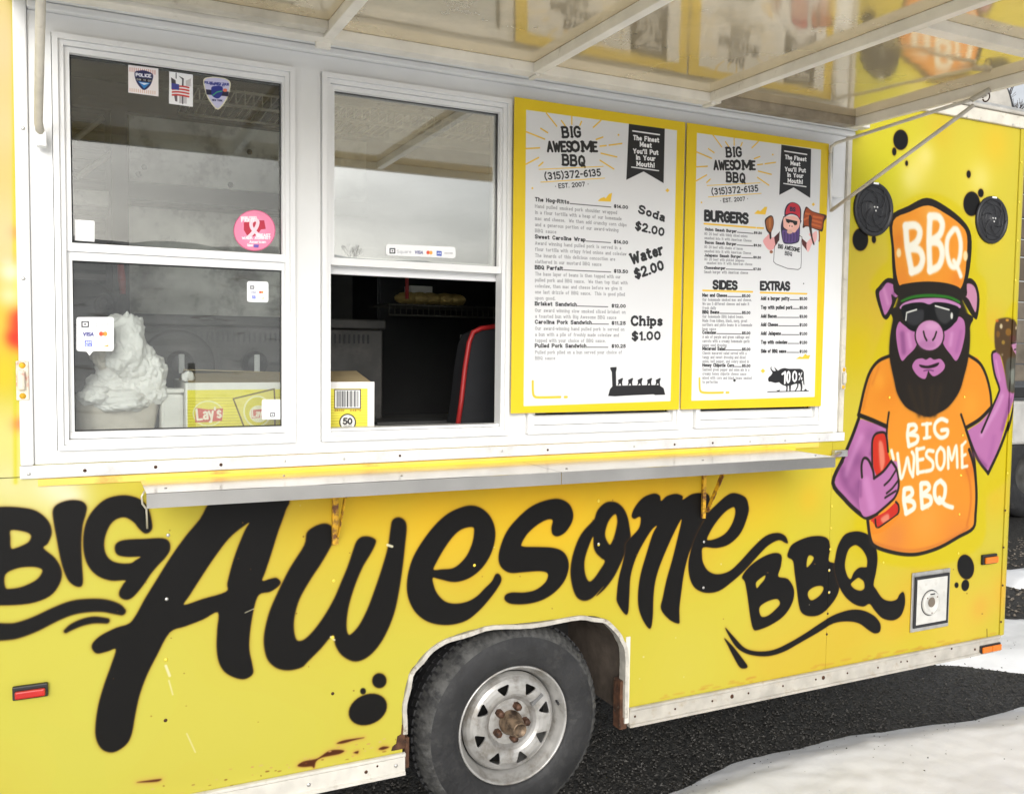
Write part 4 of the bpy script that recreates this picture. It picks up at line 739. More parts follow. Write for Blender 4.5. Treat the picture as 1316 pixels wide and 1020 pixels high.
ct.text("Lay's", (262,628), (535,600), 120, .62, (246,236,220), c6)
ct.stroke([(800,700),(740,540),(680,385),(1155,270),(1165,420),(1165,700)], .0022, (110,90,40), 1, crop=c6, sm=False); cp_([(690,390),(1145,282),(1155,700),(815,700)], (238,226,110)); ct.ell((960, 530), 165, 185, (244,240,190), crop=c6); ct.ell((960, 530), 145, 165, (226,214,50), crop=c6); ct.ell((975, 560), 110, 100, (244,240,210), crop=c6)
cp_([(890,515),(1060,500),(1060,600),(895,610)], (214,110,96)); ct.text("Lay's", (905,595), (1060,585), 80, .6, (246,236,220), c6)
cW = (400, 330, 4.25)
cp_([(126,722),(272,722),(272,830),(126,830)], (60,40,30), cW); cp_([(130,727),(267,727),(267,825),(130,825)], (240,240,238), cW)
for i, x in enumerate([142,150,154,162,170,173,180,188,196,199,207,215,219,228,236,240,250,256]): ct.stroke([(x,733),(x,818)], .0008+.0006*(i % 3 == 0), (40,40,44), 1, crop=cW, sm=False)
ct.text('28400', (128,842), (180,842), 8, .9, (150,90,30), cW); ct.text('04870', (212,842), (272,842), 8, .9, (150,90,30), cW)
ct.ell((199, 903), 46, 47, (34,34,36), crop=cW); ct.ell((199, 903), 40, 41, (242,240,236), crop=cW); ct.text('50', (176,912), (221,912), 30, .8, (34,34,36), cW); ct.text('COUNT', (178,928), (222,928), 9, .6, (120,120,120), cW)
M_carton = tex_mat("carton_print", ct.image("carton_print"), .6)

# ================================================================== MATERIALS
M_white = mat("white_paint", (.80, .80, .785), .35, var=.02, bump=.03, bscale=14, dirt=(.55, .5, .42), dscale=14, dth=(.66, .95))
M_vinyl = mat("white_vinyl", (.82, .82, .81), .3, var=.015, spec=.5)
M_offw = mat("aged_white_paint", (.66, .63, .56), .45, var=.07, vscale=18, bump=.08, bscale=40, dirt=(.30, .24, .17), dscale=22, dth=(.60, .85))
M_cream = mat("cream_painted_metal", (.62, .58, .49), .4, var=.1, vscale=14, dirt=(.25, .19, .12), dscale=25, dth=(.58, .85))
M_alu = mat("dull_aluminium", (.60, .59, .56), .38, metal=.75, var=.12, vscale=16, bump=.05, bscale=80, dirt=(.30, .25, .18), dscale=20, dth=(.58, .85))
M_trim = mat("weathered_trim", (.52, .49, .43), .42, metal=.2, var=.1, vscale=16, bump=.06, bscale=60, dirt=(.36, .28, .18), dscale=26, dth=(.56, .82))
M_inox = mat("brushed_steel", (.66, .65, .63), .24, metal=.95, var=.08, vscale=5, bump=.02, bscale=30)
M_rust = mat("rust", (.10, .042, .02), .85, var=.4, vscale=30, bump=.4, bscale=90, dirt=(.35, .28, .2), dscale=30, dth=(.62, .72))
M_black = mat("black_plastic", (.018, .018, .02), .42, var=.1)
M_dark = mat("dark_void_paint", (.02, .019, .018), .8)
M_rub = mat("tyre_rubber", (.019, .019, .020), .62, var=.2, vscale=12, bump=.3, bscale=55, dirt=(.06, .058, .055), dscale=16, dth=(.55, .85))
M_rim = mat("pale_painted_wheel", (.46, .45, .43), .34, metal=.45, var=.12, vscale=14, dirt=(.17, .14, .10), dscale=14, dth=(.50, .78))
M_hub = mat("greasy_rusty_hub", (.24, .17, .11), .5, metal=.5, var=.3, vscale=30, dirt=(.06, .04, .03), dscale=30, dth=(.5, .65))
M_yel = mat("yellow_painted_metal", srgb((230, 206, 66)), .35, var=.05, vscale=4, dirt=srgb((222, 160, 60)), dscale=8, dth=(.6, .85), coat=.2)
M_yrust = mat("yellow_paint_over_rust", srgb((222, 170, 30)), .6, var=.1, vscale=30, bump=.2, bscale=60, dirt=(.16, .06, .02), dscale=35, dth=(.45, .6))
M_red = mat("red_lens", (.50, .012, .008), .3, var=.1, coat=.2)
M_amb = mat("amber_lens", (.72, .17, .005), .3, var=.1, coat=.2)
M_glass = glass_mat("clear_pane", .022, dust=.008)
M_glass_low = glass_mat("lower_pane", .055, dust=.012)
M_glass2 = glass_mat("doubled_pane", .26, dust=.012)
M_floor = mat("dark_floor", (.05, .045, .04), .7)
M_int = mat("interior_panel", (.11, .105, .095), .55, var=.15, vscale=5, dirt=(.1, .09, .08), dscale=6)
M_hood = mat("worn_steel_hood", (.86, .83, .76), .5, metal=.1, var=.30, vscale=4, bump=.08, bscale=14, dirt=(.16, .14, .11), dscale=8, dth=(.5, .72))
M_wire = mat("chromed_wire", (.62, .58, .48), .35, metal=.5)
M_wire2 = mat("dull_wire", (.10, .095, .08), .5, metal=.4)
M_paper = mat("waxed_paper", (.66, .60, .52), .7, var=.1, bump=.3, bscale=30)
M_nap = mat("white_crumpled_paper", (.84, .82, .79), .8, var=.04, bump=.3, bscale=30)
M_card = mat("brown_cardboard", (.46, .36, .20), .8, var=.1)
M_wood = mat("weathered_planks", (.10, .078, .056), .8, var=.3, vscale=3, bump=.3, bscale=20, dirt=(.07, .05, .04), dscale=5)
M_wood2 = mat("grey_planks", (.15, .125, .095), .8, var=.25, vscale=4, bump=.3, bscale=20)
M_bark = mat("bark", (.07, .055, .045), .9)

# awning skin: glossy, slightly wavy painted sheet
def awning_mat():
    m = mat("mirror_like_painted_sheet", (.78, .65, .42), .13, var=.10, vscale=2.4, metal=0, dirt=(.46, .38, .25), dscale=3.2, dth=(.5, .9))
    nt = m.node_tree; bs = nt.nodes['Principled BSDF']
    gl = nt.nodes.new('ShaderNodeBsdfGlossy'); gl.inputs[0].default_value = (.90, .83, .68, 1)
    tc = nt.nodes.new('ShaderNodeTexCoord')
    n = nt.nodes.new('ShaderNodeTexNoise'); n.inputs['Scale'].default_value = 7; n.inputs['Detail'].default_value = 8
    nt.links.new(tc.outputs['Object'], n.inputs['Vector'])
    mr = nt.nodes.new('ShaderNodeMapRange'); mr.inputs[3].default_value = .03; mr.inputs[4].default_value = .14
    nt.links.new(n.outputs['Fac'], mr.inputs[0]); nt.links.new(mr.outputs[0], gl.inputs['Roughness'])
    n2 = nt.nodes.new('ShaderNodeTexNoise'); n2.inputs['Scale'].default_value = 3.2; n2.inputs['Detail'].default_value = 2
    nt.links.new(tc.outputs['Object'], n2.inputs['Vector'])
    bp = nt.nodes.new('ShaderNodeBump'); bp.inputs['Strength'].default_value = .12; bp.inputs['Distance'].default_value = .02
    nt.links.new(n2.outputs['Fac'], bp.inputs['Height']); nt.links.new(bp.outputs[0], gl.inputs['Normal'])
    mx = nt.nodes.new('ShaderNodeMixShader'); mx.inputs[0].default_value = .58
    out = nt.nodes['Material Output']
    nt.links.new(bs.outputs[0], mx.inputs[1]); nt.links.new(gl.outputs[0], mx.inputs[2]); nt.links.new(mx.outputs[0], out.inputs[0])
    return m
M_awn = awning_mat()

# ground materials
def asphalt_mat():
    m = bpy.data.materials.new("wet_dark_asphalt"); m.use_nodes = True
    nt = m.node_tree; bs = nt.nodes['Principled BSDF']
    tc = nt.nodes.new('ShaderNodeTexCoord')
    v = nt.nodes.new('ShaderNodeTexVoronoi'); v.inputs['Scale'].default_value = 95
    nt.links.new(tc.outputs['Object'], v.inputs['Vector'])
    cr = nt.nodes.new('ShaderNodeValToRGB'); e = cr.color_ramp.elements
    e[0].color = (.012, .011, .010, 1); e[1].color = (.10, .095, .085, 1); e[0].position = .25; e[1].position = .95
    nt.links.new(v.outputs['Color'], cr.inputs[0])
    n = nt.nodes.new('ShaderNodeTexNoise'); n.inputs['Scale'].default_value = 1.5; n.inputs['Detail'].default_value = 6
    nt.links.new(tc.outputs['Object'], n.inputs['Vector'])
    mx = nt.nodes.new('ShaderNodeMix'); mx.data_type = 'RGBA'; mx.blend_type = 'MULTIPLY'; mx.inputs['Factor'].default_value = .6
    nt.links.new(cr.outputs[0], mx.inputs['A']); nt.links.new(n.outputs['Fac'], mx.inputs['B']); nt.links.new(mx.outputs['Result'], bs.inputs['Base Color'])
    bp = nt.nodes.new('ShaderNodeBump'); bp.inputs['Strength'].default_value = .9; bp.inputs['Distance'].default_value = .006
    nt.links.new(v.outputs['Distance'], bp.inputs['Height']); nt.links.new(bp.outputs[0], bs.inputs['Normal'])
    bs.inputs['Roughness'].default_value = .55
    return m
M_asph = asphalt_mat()
M_stone = mat("dark_stone_chips", (.085, .08, .072), .6, var=.4, vscale=30, col2=(.02, .018, .016))
M_gravel = mat("brown_grey_gravel", (.22, .19, .155), .8, var=.3, vscale=60, col2=(.05, .042, .035))
M_snow = mat("trodden_snow", (.92, .93, .95), .6, var=.03, vscale=3, bump=.25, bscale=12, spec=.3)

# ================================================================== GROUND
bm = bmesh.new()
add = [bm.verts.new(p) for p in ((-150, -150, 0), (150, -150, 0), (150, 150, 0), (-150, 150, 0))]; bm.faces.new(add)
g = from_bm("ground", bm, M_asph); tag(g, kind='structure')

def sst(a, b, x):
    t = np.clip((x-a)/(b-a), 0, 1); return t*t*(3-2*t)
def fbm(X, Y, s, seed=0, o=4):
    """cheap value noise for arrays"""
    R = np.random.RandomState(seed).rand(64, 64).astype(np.float32); out = np.zeros_like(X); a = 1.; tot = 0
    for i in range(o):
        x = X/s*(2**i)+i*7.3; y = Y/s*(2**i)+i*3.7
        xi = np.floor(x).astype(int); yi = np.floor(y).astype(int); fx = x-xi; fy = y-yi
        fx = fx*fx*(3-2*fx); fy = fy*fy*(3-2*fy)
        g_ = lambda p, q: R[p % 64, q % 64]
        out += a*((g_(xi, yi)*(1-fx)+g_(xi+1, yi)*fx)*(1-fy)+(g_(xi, yi+1)*(1-fx)+g_(xi+1, yi+1)*fx)*fy); tot += a; a *= .5
    return out/tot
def snow_mask(X, Y):
    n = (fbm(X, Y, .7, 1)-.5)*.22+(fbm(X, Y, .12, 2)-.5)*.08
    b = np.interp(X, [-8, 0, 1.0, 1.92, 2.39, 2.91, 3.54, 3.92, 4.36, 5.5, 9, 14], [-.5, -.4, -.3, -.03, .08, .06, -.05, -.03, -.2, -.5, -1.2, -2])
    d1 = b-Y+n*.4
    lo = np.interp(X, [3.2, 3.6, 3.93, 4.08, 4.28, 5, 8], [.62, .56, .52, .42, .22, -.05, -.6])
    hi = np.interp(X, [3.2, 4, 5.18, 6, 9, 12], [1.9, 1.5, .86, .5, -.2, -.5])
    d2 = np.minimum(np.minimum(Y-lo, hi-Y)+n*.8, X-3.3)
    d3 = (fbm(X, Y, .5, 5)-.62)*1.2*sst(4.2, 5, X)*sst(2.4, 1.2, Y)+np.where(Y < .8, -1, 0)
    return np.maximum(np.maximum(d1, d2), d3)
def height_grid(name, xs, ys, f, m):
    X, Y = np.meshgrid(xs, ys); Z = f(X, Y)
    V = np.stack([X.ravel(), Y.ravel(), Z.ravel()], 1); nx, ny = len(xs), len(ys)
    i = np.arange((nx-1)*(ny-1)); r, c = i//(nx-1), i % (nx-1); a = r*nx+c
    F = np.stack([a, a+1, a+nx+1, a+nx], 1)
    zf = Z.ravel()[F]; F = F[(zf > -.009).any(1)]
    me = bpy.data.meshes.new(name)
    me.vertices.add(len(V)); me.vertices.foreach_set('co', V.ravel().astype(np.float32))
    me.loops.add(F.size); me.loops.foreach_set('vertex_index', F.ravel().astype(np.int32))
    me.polygons.add(len(F)); me.polygons.foreach_set('loop_start', (np.arange(len(F))*4).astype(np.int32))
    me.update(); me.validate()
    return link_mesh(name, me, m, smooth=True)
def snow_h(X, Y):
    d = snow_mask(X, Y)
    return -.012+.055*sst(-.03, .22, d)+.012*sst(-.03, .02, d)+(fbm(X, Y, .35, 8)-.5)*.012*sst(0, .3, d)+(fbm(X, Y, .05, 9)-.5)*.010*sst(0, .05, d)-.004*sst(.62, .75, fbm(X, Y, .22, 12))*sst(0, .2, d)
o = height_grid("snow", np.concatenate([np.arange(-8, 1.2, .12), np.arange(1.2, 5.6, .022), np.arange(5.6, 13, .1)]), np.concatenate([np.arange(-12, -1, .15), np.arange(-1, 1.4, .022), np.arange(1.4, 3.5, .08)]), snow_h, M_snow)
tag(o, kind='structure')

# loose chips lying on the asphalt
def chips(name, n, area, keep, rmin, rmax, m):
    P = []; Fc = []
    base = np.array([(1,0,0),(-1,0,0),(0,1,0),(0,-1,0),(0,0,1),(0,0,-1)], float)
    tri = np.array([(0,2,4),(2,1,4),(1,3,4),(3,0,4),(2,0,5),(1,2,5),(3,1,5),(0,3,5)])
    xy = np.stack([rng.uniform(area[0], area[1], n), rng.uniform(area[2], area[3], n)], 1)
    xy = xy[keep(xy[:, 0], xy[:, 1])]
    for i, (x, y) in enumerate(xy):
        r = rng.uniform(rmin, rmax); b = base*(r*rng.uniform(.6, 1.3, (6, 1)))*np.array([1, rng.uniform(.6, 1), rng.uniform(.45, .8)])
        a = rng.uniform(0, 6.28); c, s = math.cos(a), math.sin(a)
        b = b @ np.array([[c, -s, 0], [s, c, 0], [0, 0, 1]])
        P.append(b+np.array([x, y, r*.25])); Fc.append(tri+i*6)
    V = np.concatenate(P); F = np.concatenate(Fc)
    me = bpy.data.meshes.new(name); me.from_pydata(V.tolist(), [], F.tolist()); me.update()
    return link_mesh(name, me, m)
o = chips("gravel", 30000, (.2, 5.0, -.6, 1.6), lambda x, y: (snow_mask(x, y) < .02), .003, .0075, M_stone)
tag(o, kind='stuff')
o = chips("grit", 1500, (1.5, 4.6, -.9, .9), lambda x, y: (snow_mask(x, y) > .03) & (rng.rand(len(x)) < np.exp(-snow_mask(x, y)*5)), .002, .005, M_stone); tag(o, kind="stuff")
for v in o.data.vertices: v.co.z += float(snow_h(np.array([[v.co.x]]), np.array([[v.co.y]]))[0, 0])-.001
o = chips("gravel", 9000, (4.6, 9.5, .4, 5.0), lambda x, y: (snow_mask(x, y) < .0) & (y < (x-1)*.7), .006, .018, M_gravel)
tag(o, kind='stuff')

# ================================================================== TRAILER
TR = thing("food_trailer", "yellow food trailer with black sprayed lettering, painted bearded pig and raised serving hatch", "food trailer", (1.314, .9, 0))
SKZ = .27; PZ = .345
XL, XR = -1.35, 3.766
# wheel arch outline measured on the side
arch_px = [(515.5,961),(516.5,925),(519.4,891),(525.8,867.9),(538.8,847),(554,831.7),(577.5,818.8),(603.4,809.7),(634.4,803.8),(680.9,799.4),(732.6,792.9),(758.4,790.9),(773.9,794.2),(789.4,804.5),(799.7,818.8),(804.9,834.3),(806.5,883.4),(806.2,932.5)]
arch = [(float(p[0]), float(p[2])) for p in (on_y(x, y) for x, y in arch_px)]
arch[0] = (.905, arch[0][1])
archL = [(.905, PZ-.04)]+[a for a in arch if a[1] > PZ]
archL = archL+[(archL[-1][0]+.002, PZ-.04)]
arc_s = [tuple(p) for p in smooth(archL[1:-1], False, 3)]
FZ = 1.267; SEAM = float(on_y(1066, 700)[0])
ring = [(XL, PZ-.04), (.905, PZ-.04)]+arc_s+[(arc_s[-1][0], PZ-.04), (SEAM-.0012, PZ-.04), (SEAM-.0012, FZ+.035), (-.139, FZ+.035), (-.139, FZ+.002), (XL, FZ+.002)]
prism_y("side_panel", ring, 0, .018, M_wall, TR, uv=wall, label="lower yellow side panel with large black lettering and cut out wheel arch")
prism_y("side_panel", [(XL, FZ+.0045), (-.139, FZ+.0045), (-.139, 2.66), (XL, 2.66)], -.002, .018, M_wall, TR, uv=wall, label="narrow yellow side panel left of the serving hatch")
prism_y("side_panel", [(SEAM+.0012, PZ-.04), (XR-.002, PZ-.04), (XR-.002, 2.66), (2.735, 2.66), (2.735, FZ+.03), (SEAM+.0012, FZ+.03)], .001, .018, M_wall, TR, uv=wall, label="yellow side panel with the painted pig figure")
# rounded corner post
def corner_post():
    bm = bmesh.new(); R = .055
    pr = [(XR, -.004)]+[(XR+.012+R*math.sin(a), -.004+R-R*math.cos(a)) for a in np.linspace(0, math.pi/2, 8)]+[(XR+.012+R, .12), (XR, .12)]
    add_hexa(bm, [(x, y, .325) for x, y in pr], [(x, y, 2.63) for x, y in pr])
    bmesh.ops.recalc_face_normals(bm, faces=bm.faces)
    lay = bm.loops.layers.uv.new("UVMap")
    for f in bm.faces:
        for l in f.loops: l[lay].uv = wall.uv(l.vert.co.x, l.vert.co.z)
    bmesh.ops.bevel(bm, geom=[e for e in bm.edges if all(v.co.z < .33 for v in e.verts)], offset=.012, segments=2, affect='EDGES')
    return from_bm("corner_post", bm, M_wall, TR)
corner_post()
box("side_panel", XR+.01, XR+.064, .12, 2.05, .33, 2.6, M_yel, TR, label="far end panel of the trailer")
box("side_panel", XL, XR+.06, 2.05, 2.09, .33, 2.6, M_yel, TR, label="rear side panel of the trailer")
box("side_panel", XL-.04, XL, -.002, 2.09, .33, 2.6, M_yel, TR, label="left end panel of the trailer")
RZ = float(on_y(1311, 165)[2])
# roof and its trim
box("roof", XL-.04, XR+.07, .035, 2.09, RZ+.07, RZ+.10, M_alu, TR)
box("roof_trim", XL-.04, XR+.075, -.012, .034, RZ-.002, RZ+.05, M_cream, TR, bev=.004)
box("roof_trim", XL-.04, XR+.078, -.02, .036, RZ+.052, RZ+.068, M_rust if False else M_trim, TR, bev=.005)
# domed vent on the roof edge
cx_, cz_ = [float(v) for v in (on_y(1250, 165, .10)[0], RZ+.05)]
bm = bmesh.new(); rr = float(on_y(1302, 150, .10)[0])-cx_
pts = [(cx_+rr*math.cos(a), cz_+rr*.98*math.sin(a)) for a in np.linspace(0, math.pi, 25)]
add_hexa(bm, [(x, .10, z) for x, z in pts], [(x, .13, z) for x, z in pts]); bmesh.ops.recalc_face_normals(bm, faces=bm.faces)
rv = from_bm("roof_vent", bm, M_trim, TR, "pale half round end of the roof vent")
bm = bmesh.new(); pts2 = [(cx_+.06+rr*1.02*math.cos(a), cz_+rr*.99*math.sin(a)) for a in np.linspace(0, math.pi, 25)]
add_hexa(bm, [(x, .132, z) for x, z in pts2], [(x, 1.0, z) for x, z in pts2]); bmesh.ops.recalc_face_normals(bm, faces=bm.faces)
from_bm("vent_cover", bm, M_black, rv)

# sill rails along the bottom
def skirt(x0, x1, m, label=None):
    bm = bmesh.new()
    prof = [(-.006, PZ-.004), (-.012, PZ-.006), (-.012, PZ-.014), (-.007, PZ-.019), (-.007, SKZ+.012), (-.013, SKZ+.008), (-.013, SKZ), (.05, SKZ), (.05, SKZ+.004), (-.002, SKZ+.01), (-.002, PZ-.004)]
    add_hexa(bm, [(x0, y, z) for y, z in prof], [(x1, y, z) for y, z in prof]); bmesh.ops.recalc_face_normals(bm, faces=bm.faces)
    return from_bm("sill_rail", bm, m, TR, label)
skirt(XL, .912, M_offw, "off white sill rail left of the wheel"); skirt(1.756, XR-.002, M_trim, "grey aluminium sill rail right of the wheel")
# frame beams under the floor
box("chassis_beam", XL, .86, .10, .18, SKZ+.005, .42, M_dark, TR); box("chassis_beam", 1.83, XR, .10, .18, SKZ+.005, .42, M_dark, TR)
box("floor_panel", XL, .88, .06, 2.04, .43, .47, M_dark, TR, label="left part of the floor"); box("floor_panel", 1.80, XR+.01, .06, 2.04, .43, .47, M_dark, TR, label="right part of the floor"); box("floor_panel", .8805, 1.7995, .45, 2.04, .43, .47, M_dark, TR, label="floor behind the wheel")
M_archw = mat("grimy_white_lip", (.52, .49, .43), .5, var=.15, vscale=20, bump=.15, bscale=50, dirt=(.16, .12, .08), dscale=26, dth=(.54, .72))
# wheel arch: trim lip, liner
def sweep_flat(name, path, w, y0, y1, m, parent, label=None):
    """flat strip following a path in the side plane, width w inward (towards the wheel)"""
    P = np.array(path); T = np.gradient(P, axis=0); T /= np.linalg.norm(T, axis=1)[:, None]; N = np.stack([T[:, 1], -T[:, 0]], 1)
    Q = P+N*w
    bm = bmesh.new(); rings = []
    for p, q in zip(P, Q): rings.append([bm.verts.new((p[0], y0, p[1])), bm.verts.new((q[0], y0, q[1])), bm.verts.new((q[0], y1, q[1])), bm.verts.new((p[0], y1, p[1]))])
    for A, B in zip(rings, rings[1:]):
        for k in range(4): j = (k+1) % 4; bm.faces.new((A[k], A[j], B[j], B[k]))
    bm.faces.new(rings[0]); bm.faces.new(rings[-1][::-1]); bmesh.ops.recalc_face_normals(bm, faces=bm.faces)
    return from_bm(name, bm, m, parent, label)
path = [(.905, .40)]+[p for p in arc_s if p[1] > .40]+[(arc_s[-1][0], .31)]
aw = [(p[0]+0.003*math.sin(i*1.3), p[1]+.004*math.sin(i*.9)) for i, p in enumerate(path)]
sweep_flat("arch_trim", aw, .014, -.009, .030, M_archw, TR, "chipped off white lip round the wheel arch")
sweep_flat("wheel_well", [(p[0], p[1]+.004) for p in path], .004, .031, .42, mat("brown_plywood_liner", (.11, .085, .065), .85, var=.25, vscale=10, bump=.2, bscale=40, dirt=(.05, .04, .03), dscale=9), TR)
box("wheel_well", .90, 1.77, .42, .44, .28, .98, M_dark, TR, label="inner wall of the wheel well")
box("rusty_post", 1.722, 1.752, .004, .05, .262, .44, M_rust, TR, bev=.002); box("rusty_post", 1.738, 1.755, -.004, .003, .285, .60, M_offw, TR, label="bent white strip on the rusty post")
box("rusty_post", .914, .928, -.002, .05, .285, .385, M_rust, TR, bev=.003)
# flakes where paint has come off
prism_y("rust_patch", [(.868,.352),(.912,.352),(.912,.425),(.903,.43),(.9,.40),(.888,.395),(.884,.372),(.872,.365)], -.0035, -.0005, M_rust, TR)

# ---- wheel
WX, WZ = 1.318, .338; R_T = .345
WH = bpy.data.objects.new("wheel", None); COL.objects.link(WH); WH.parent = TR; WH.matrix_parent_inverse = Matrix.Translation(-wloc(TR)); WH.location = (WX, .13, WZ)
prof = [(.203, .050), (.206, .036), (.215, .030), (.235, .026), (.262, .022), (.287, .024), (.300, .028), (.306, .0295), (.312, .031), (.3235, .038), (.334, .052), (.3405, .070), (R_T, .092), (R_T+.001, .13), (R_T+.001, .17), (R_T, .205), (.334, .238), (.31, .255), (.26, .262), (.21, .25), (.20, .24)]
bm = bmesh.new(); add_lathe_y(bm, WX, WZ, prof, 216)
bmesh.ops.recalc_face_normals(bm, faces=bm.faces)
for v in bm.verts:            # tread ribs and shoulder blocks pushed in
    dx, dz = v.co.x-WX, v.co.z-WZ; r = math.hypot(dx, dz); a = math.atan2(dz, dx)
    if r > .318 and v.co.y < .1:
        k = int(round((a/(2*math.pi))*216)) % 216
        if k % 3 == 0: s = (r-.005)/r; v.co.x = WX+dx*s; v.co.z = WZ+dz*s; v.co.y += .005
M_rub2 = mat("scuffed_tyre_shoulder", (.075, .074, .07), .75, var=.25, vscale=14, bump=.5, bscale=60, dirt=(.025, .025, .025), dscale=22, dth=(.45, .62))
for f in bm.faces:
    c = f.calc_center_median(); r = math.hypot(c.x-WX, c.z-WZ)
    if .307 < r < .341 and c.y < .1: f.material_index = 1
TY = from_bm("tyre", bm, M_rub, WH, smooth=True); TY.data.materials.append(M_rub2)
# tread grooves as fine relief in the rubber
bm = bmesh.new()
for k in range(72):
    a = 2*math.pi*k/72
    for j, (ya, yb) in enumerate(((.094, .122), (.126, .158), (.166, .20))):
        aa = a+(.02 if j % 2 else 0)
        def P_(r, an, y): return (WX+r*math.cos(an), y, WZ+r*math.sin(an))
        add_hexa(bm, [P_(R_T-.002, aa, ya), P_(R_T-.002, aa+.058, ya), P_(R_T-.002, aa+.066, yb), P_(R_T-.002, aa+.008, yb)], [P_(R_T+.0065, aa, ya), P_(R_T+.0065, aa+.058, ya), P_(R_T+.0065, aa+.066, yb), P_(R_T+.0065, aa+.008, yb)])
bmesh.ops.recalc_face_normals(bm, faces=bm.faces)
from_bm("tread", bm, M_rub, WH)
# steel wheel: rolled rim and a disc with eight openings
lathe = lathe_y("rim", WX, WZ, [(.2035, .052), (.2055, .040), (.203, .034), (.198, .036), (.194, .046), (.189, .058), (.184, .066), (.176, .085), (.172, .12), (.172, .2)], M_rim, WH, 96)
def disc():
    fr = [(.030, .075), (.050, .074), (.062, .074), (.078, .076), (.086, .064), (.094, .056), (.104, .051), (.118, .048), (.134, .048), (.146, .051), (.156, .058), (.164, .068), (.171, .086)]
    bm = bmesh.new(); add_lathe_y(bm, WX, WZ, fr+[(r, y+.006) for r, y in fr[::-1]]+[fr[0]], 96)
    bmesh.ops.remove_doubles(bm, verts=bm.verts, dist=1e-6); bmesh.ops.recalc_face_normals(bm, faces=bm.faces)
    me = bpy.data.meshes.new("disc_solid"); bm.to_mesh(me); bm.free(); o = bpy.data.objects.new("disc_solid", me); COL.objects.link(o)
    bm = bmesh.new()
    tri = smooth([(-.0185, .0135), (0, .0155), (.0185, .0135), (.012, -.002), (0, -.0175), (-.012, -.002)], True, 3)
    for k in range(8):
        c = 2*math.pi*(k+.35)/8; cc, ss = math.cos(c), math.sin(c)
        R = [(WX+(.1245+v*1.12)*cc-u*1.18*ss, WZ+(.1245+v*1.12)*ss+u*1.18*cc) for u, v in tri]
        add_hexa(bm, [(x, .03, z) for x, z in R], [(x, .09, z) for x, z in R])
    bmesh.ops.recalc_face_normals(bm, faces=bm.faces)
    m2_ = bpy.data.meshes.new("disc_cut"); bm.to_mesh(m2_); bm.free(); o2 = bpy.data.objects.new("disc_cut", m2_); COL.objects.link(o2)
    md = o.modifiers.new("cut", 'BOOLEAN'); md.operation = 'DIFFERENCE'; md.object = o2; md.solver = 'EXACT'
    dg = bpy.context.evaluated_depsgraph_get(); out = bpy.data.meshes.new_from_object(o.evaluated_get(dg))
    bpy.data.objects.remove(o); bpy.data.objects.remove(o2); out.name = "wheel_disc"; out.materials.clear()
    return link_mesh("wheel_disc", out, M_rim, WH)
disc()
lathe_y("wheel_backing", WX, WZ, [(0, .15), (.171, .15)], M_dark, WH, 32)
lathe_y("hub_cap", WX, WZ, [(.040, .078), (.042, .060), (.036, .048), (.034, .030), (.030, .022), (.026, -.004), (.024, -.008), (.021, -.008), (.0195, -.002), (0, -.001)], M_hub, WH, 32)
M_lug = mat("brown_lug_nut", (.10, .048, .028), .6, metal=.3, var=.4, vscale=60)
for k in range(5):
    a = 2*math.pi*k/5+1.15
    lx, lz = WX+.0575*math.cos(a), WZ+.0575*math.sin(a)
    lathe_y("lug_nut", lx, lz, [(.014, .076), (.0135, .052), (.010, .046), (0, .045)], M_lug, WH, 6)
a = .25; tube("valve_stem", [(WX+.186*math.cos(a), .070, WZ+.186*math.sin(a)), (WX+.178*math.cos(a), .040, WZ+.178*math.sin(a))], .0045, M_black, WH, 8)
tx = math.radians(38); 
bm = bmesh.new(); c_, s_ = math.cos(tx), math.sin(tx)
rect = [(WX+.090*c_-t*s_, WZ+.090*s_+t*c_) for t in (-.006, .006)]+[(WX+.142*c_-t*s_, WZ+.142*s_+t*c_) for t in (.006, -.006)]
add_hexa(bm, [(x, .0445, z) for x, z in rect], [(x, .058, z) for x, z in rect]); bmesh.ops.recalc_face_normals(bm, faces=bm.faces); from_bm("balance_weight", bm, mat("lead_grey", (.2, .2, .2), .5, metal=.5), WH)
tube("axle", [(WX, .14, WZ), (WX, 1.9, WZ)], .035, M_dark, TR)

# ---- serving front: white surround with four sliding windows
WINX = [(-.008, .541), (.690, 1.232), (1.373, 1.917), (2.056, 2.597)]
UZ0, UZ1 = 1.882, 2.374; LZ0, LZ1 = 1.383, 1.837
FX0, FX1 = -.137, 2.722; FT = 2.463
M_fr = M_white
def surround():
    bm = bmesh.new(); H = [(a-.046, b+.028) for a, b in WINX]; z0, z1 = FZ+.034, FT
    hz0, hz1 = 1.335, 2.415
    add_box(bm, FX0+.03, FX1, 0, .03, z0, hz0); add_box(bm, FX0+.03, FX1, 0, .03, hz1, z1)
    xs = [FX0+.03]+[v for h in H for v in h]+[FX1]
    for i in range(0, len(xs), 2): add_box(bm, xs[i], xs[i+1], 0, .03, hz0, hz1)
    return from_bm("serving_surround", bm, M_fr, TR)
surround()
box("edge_moulding", FX0-.002, FX0+.029, -.012, .03, FZ+.034, FT+.06, M_white, TR, bev=.004)
box("edge_moulding", FX1+.001, FX1+.023, -.012, .03, FZ+.034, FT+.06, M_cream, TR, bev=.003)
# header pieces above the windows
box("header_trim", FX0+.03, FX1+.03, -.020, .03, FT+.001, FT+.020, M_white, TR, bev=.004)
box("header_trim", FX0+.03, FX1+.03, -.034, .03, FT+.021, 2.640, M_white, TR, bev=.003)
box("header_trim", FX0-.02, FX1+.045, -.0765, -.0345, FT+.022, 2.62, M_offw, TR, bev=.003, label="hinge block above the white surround")
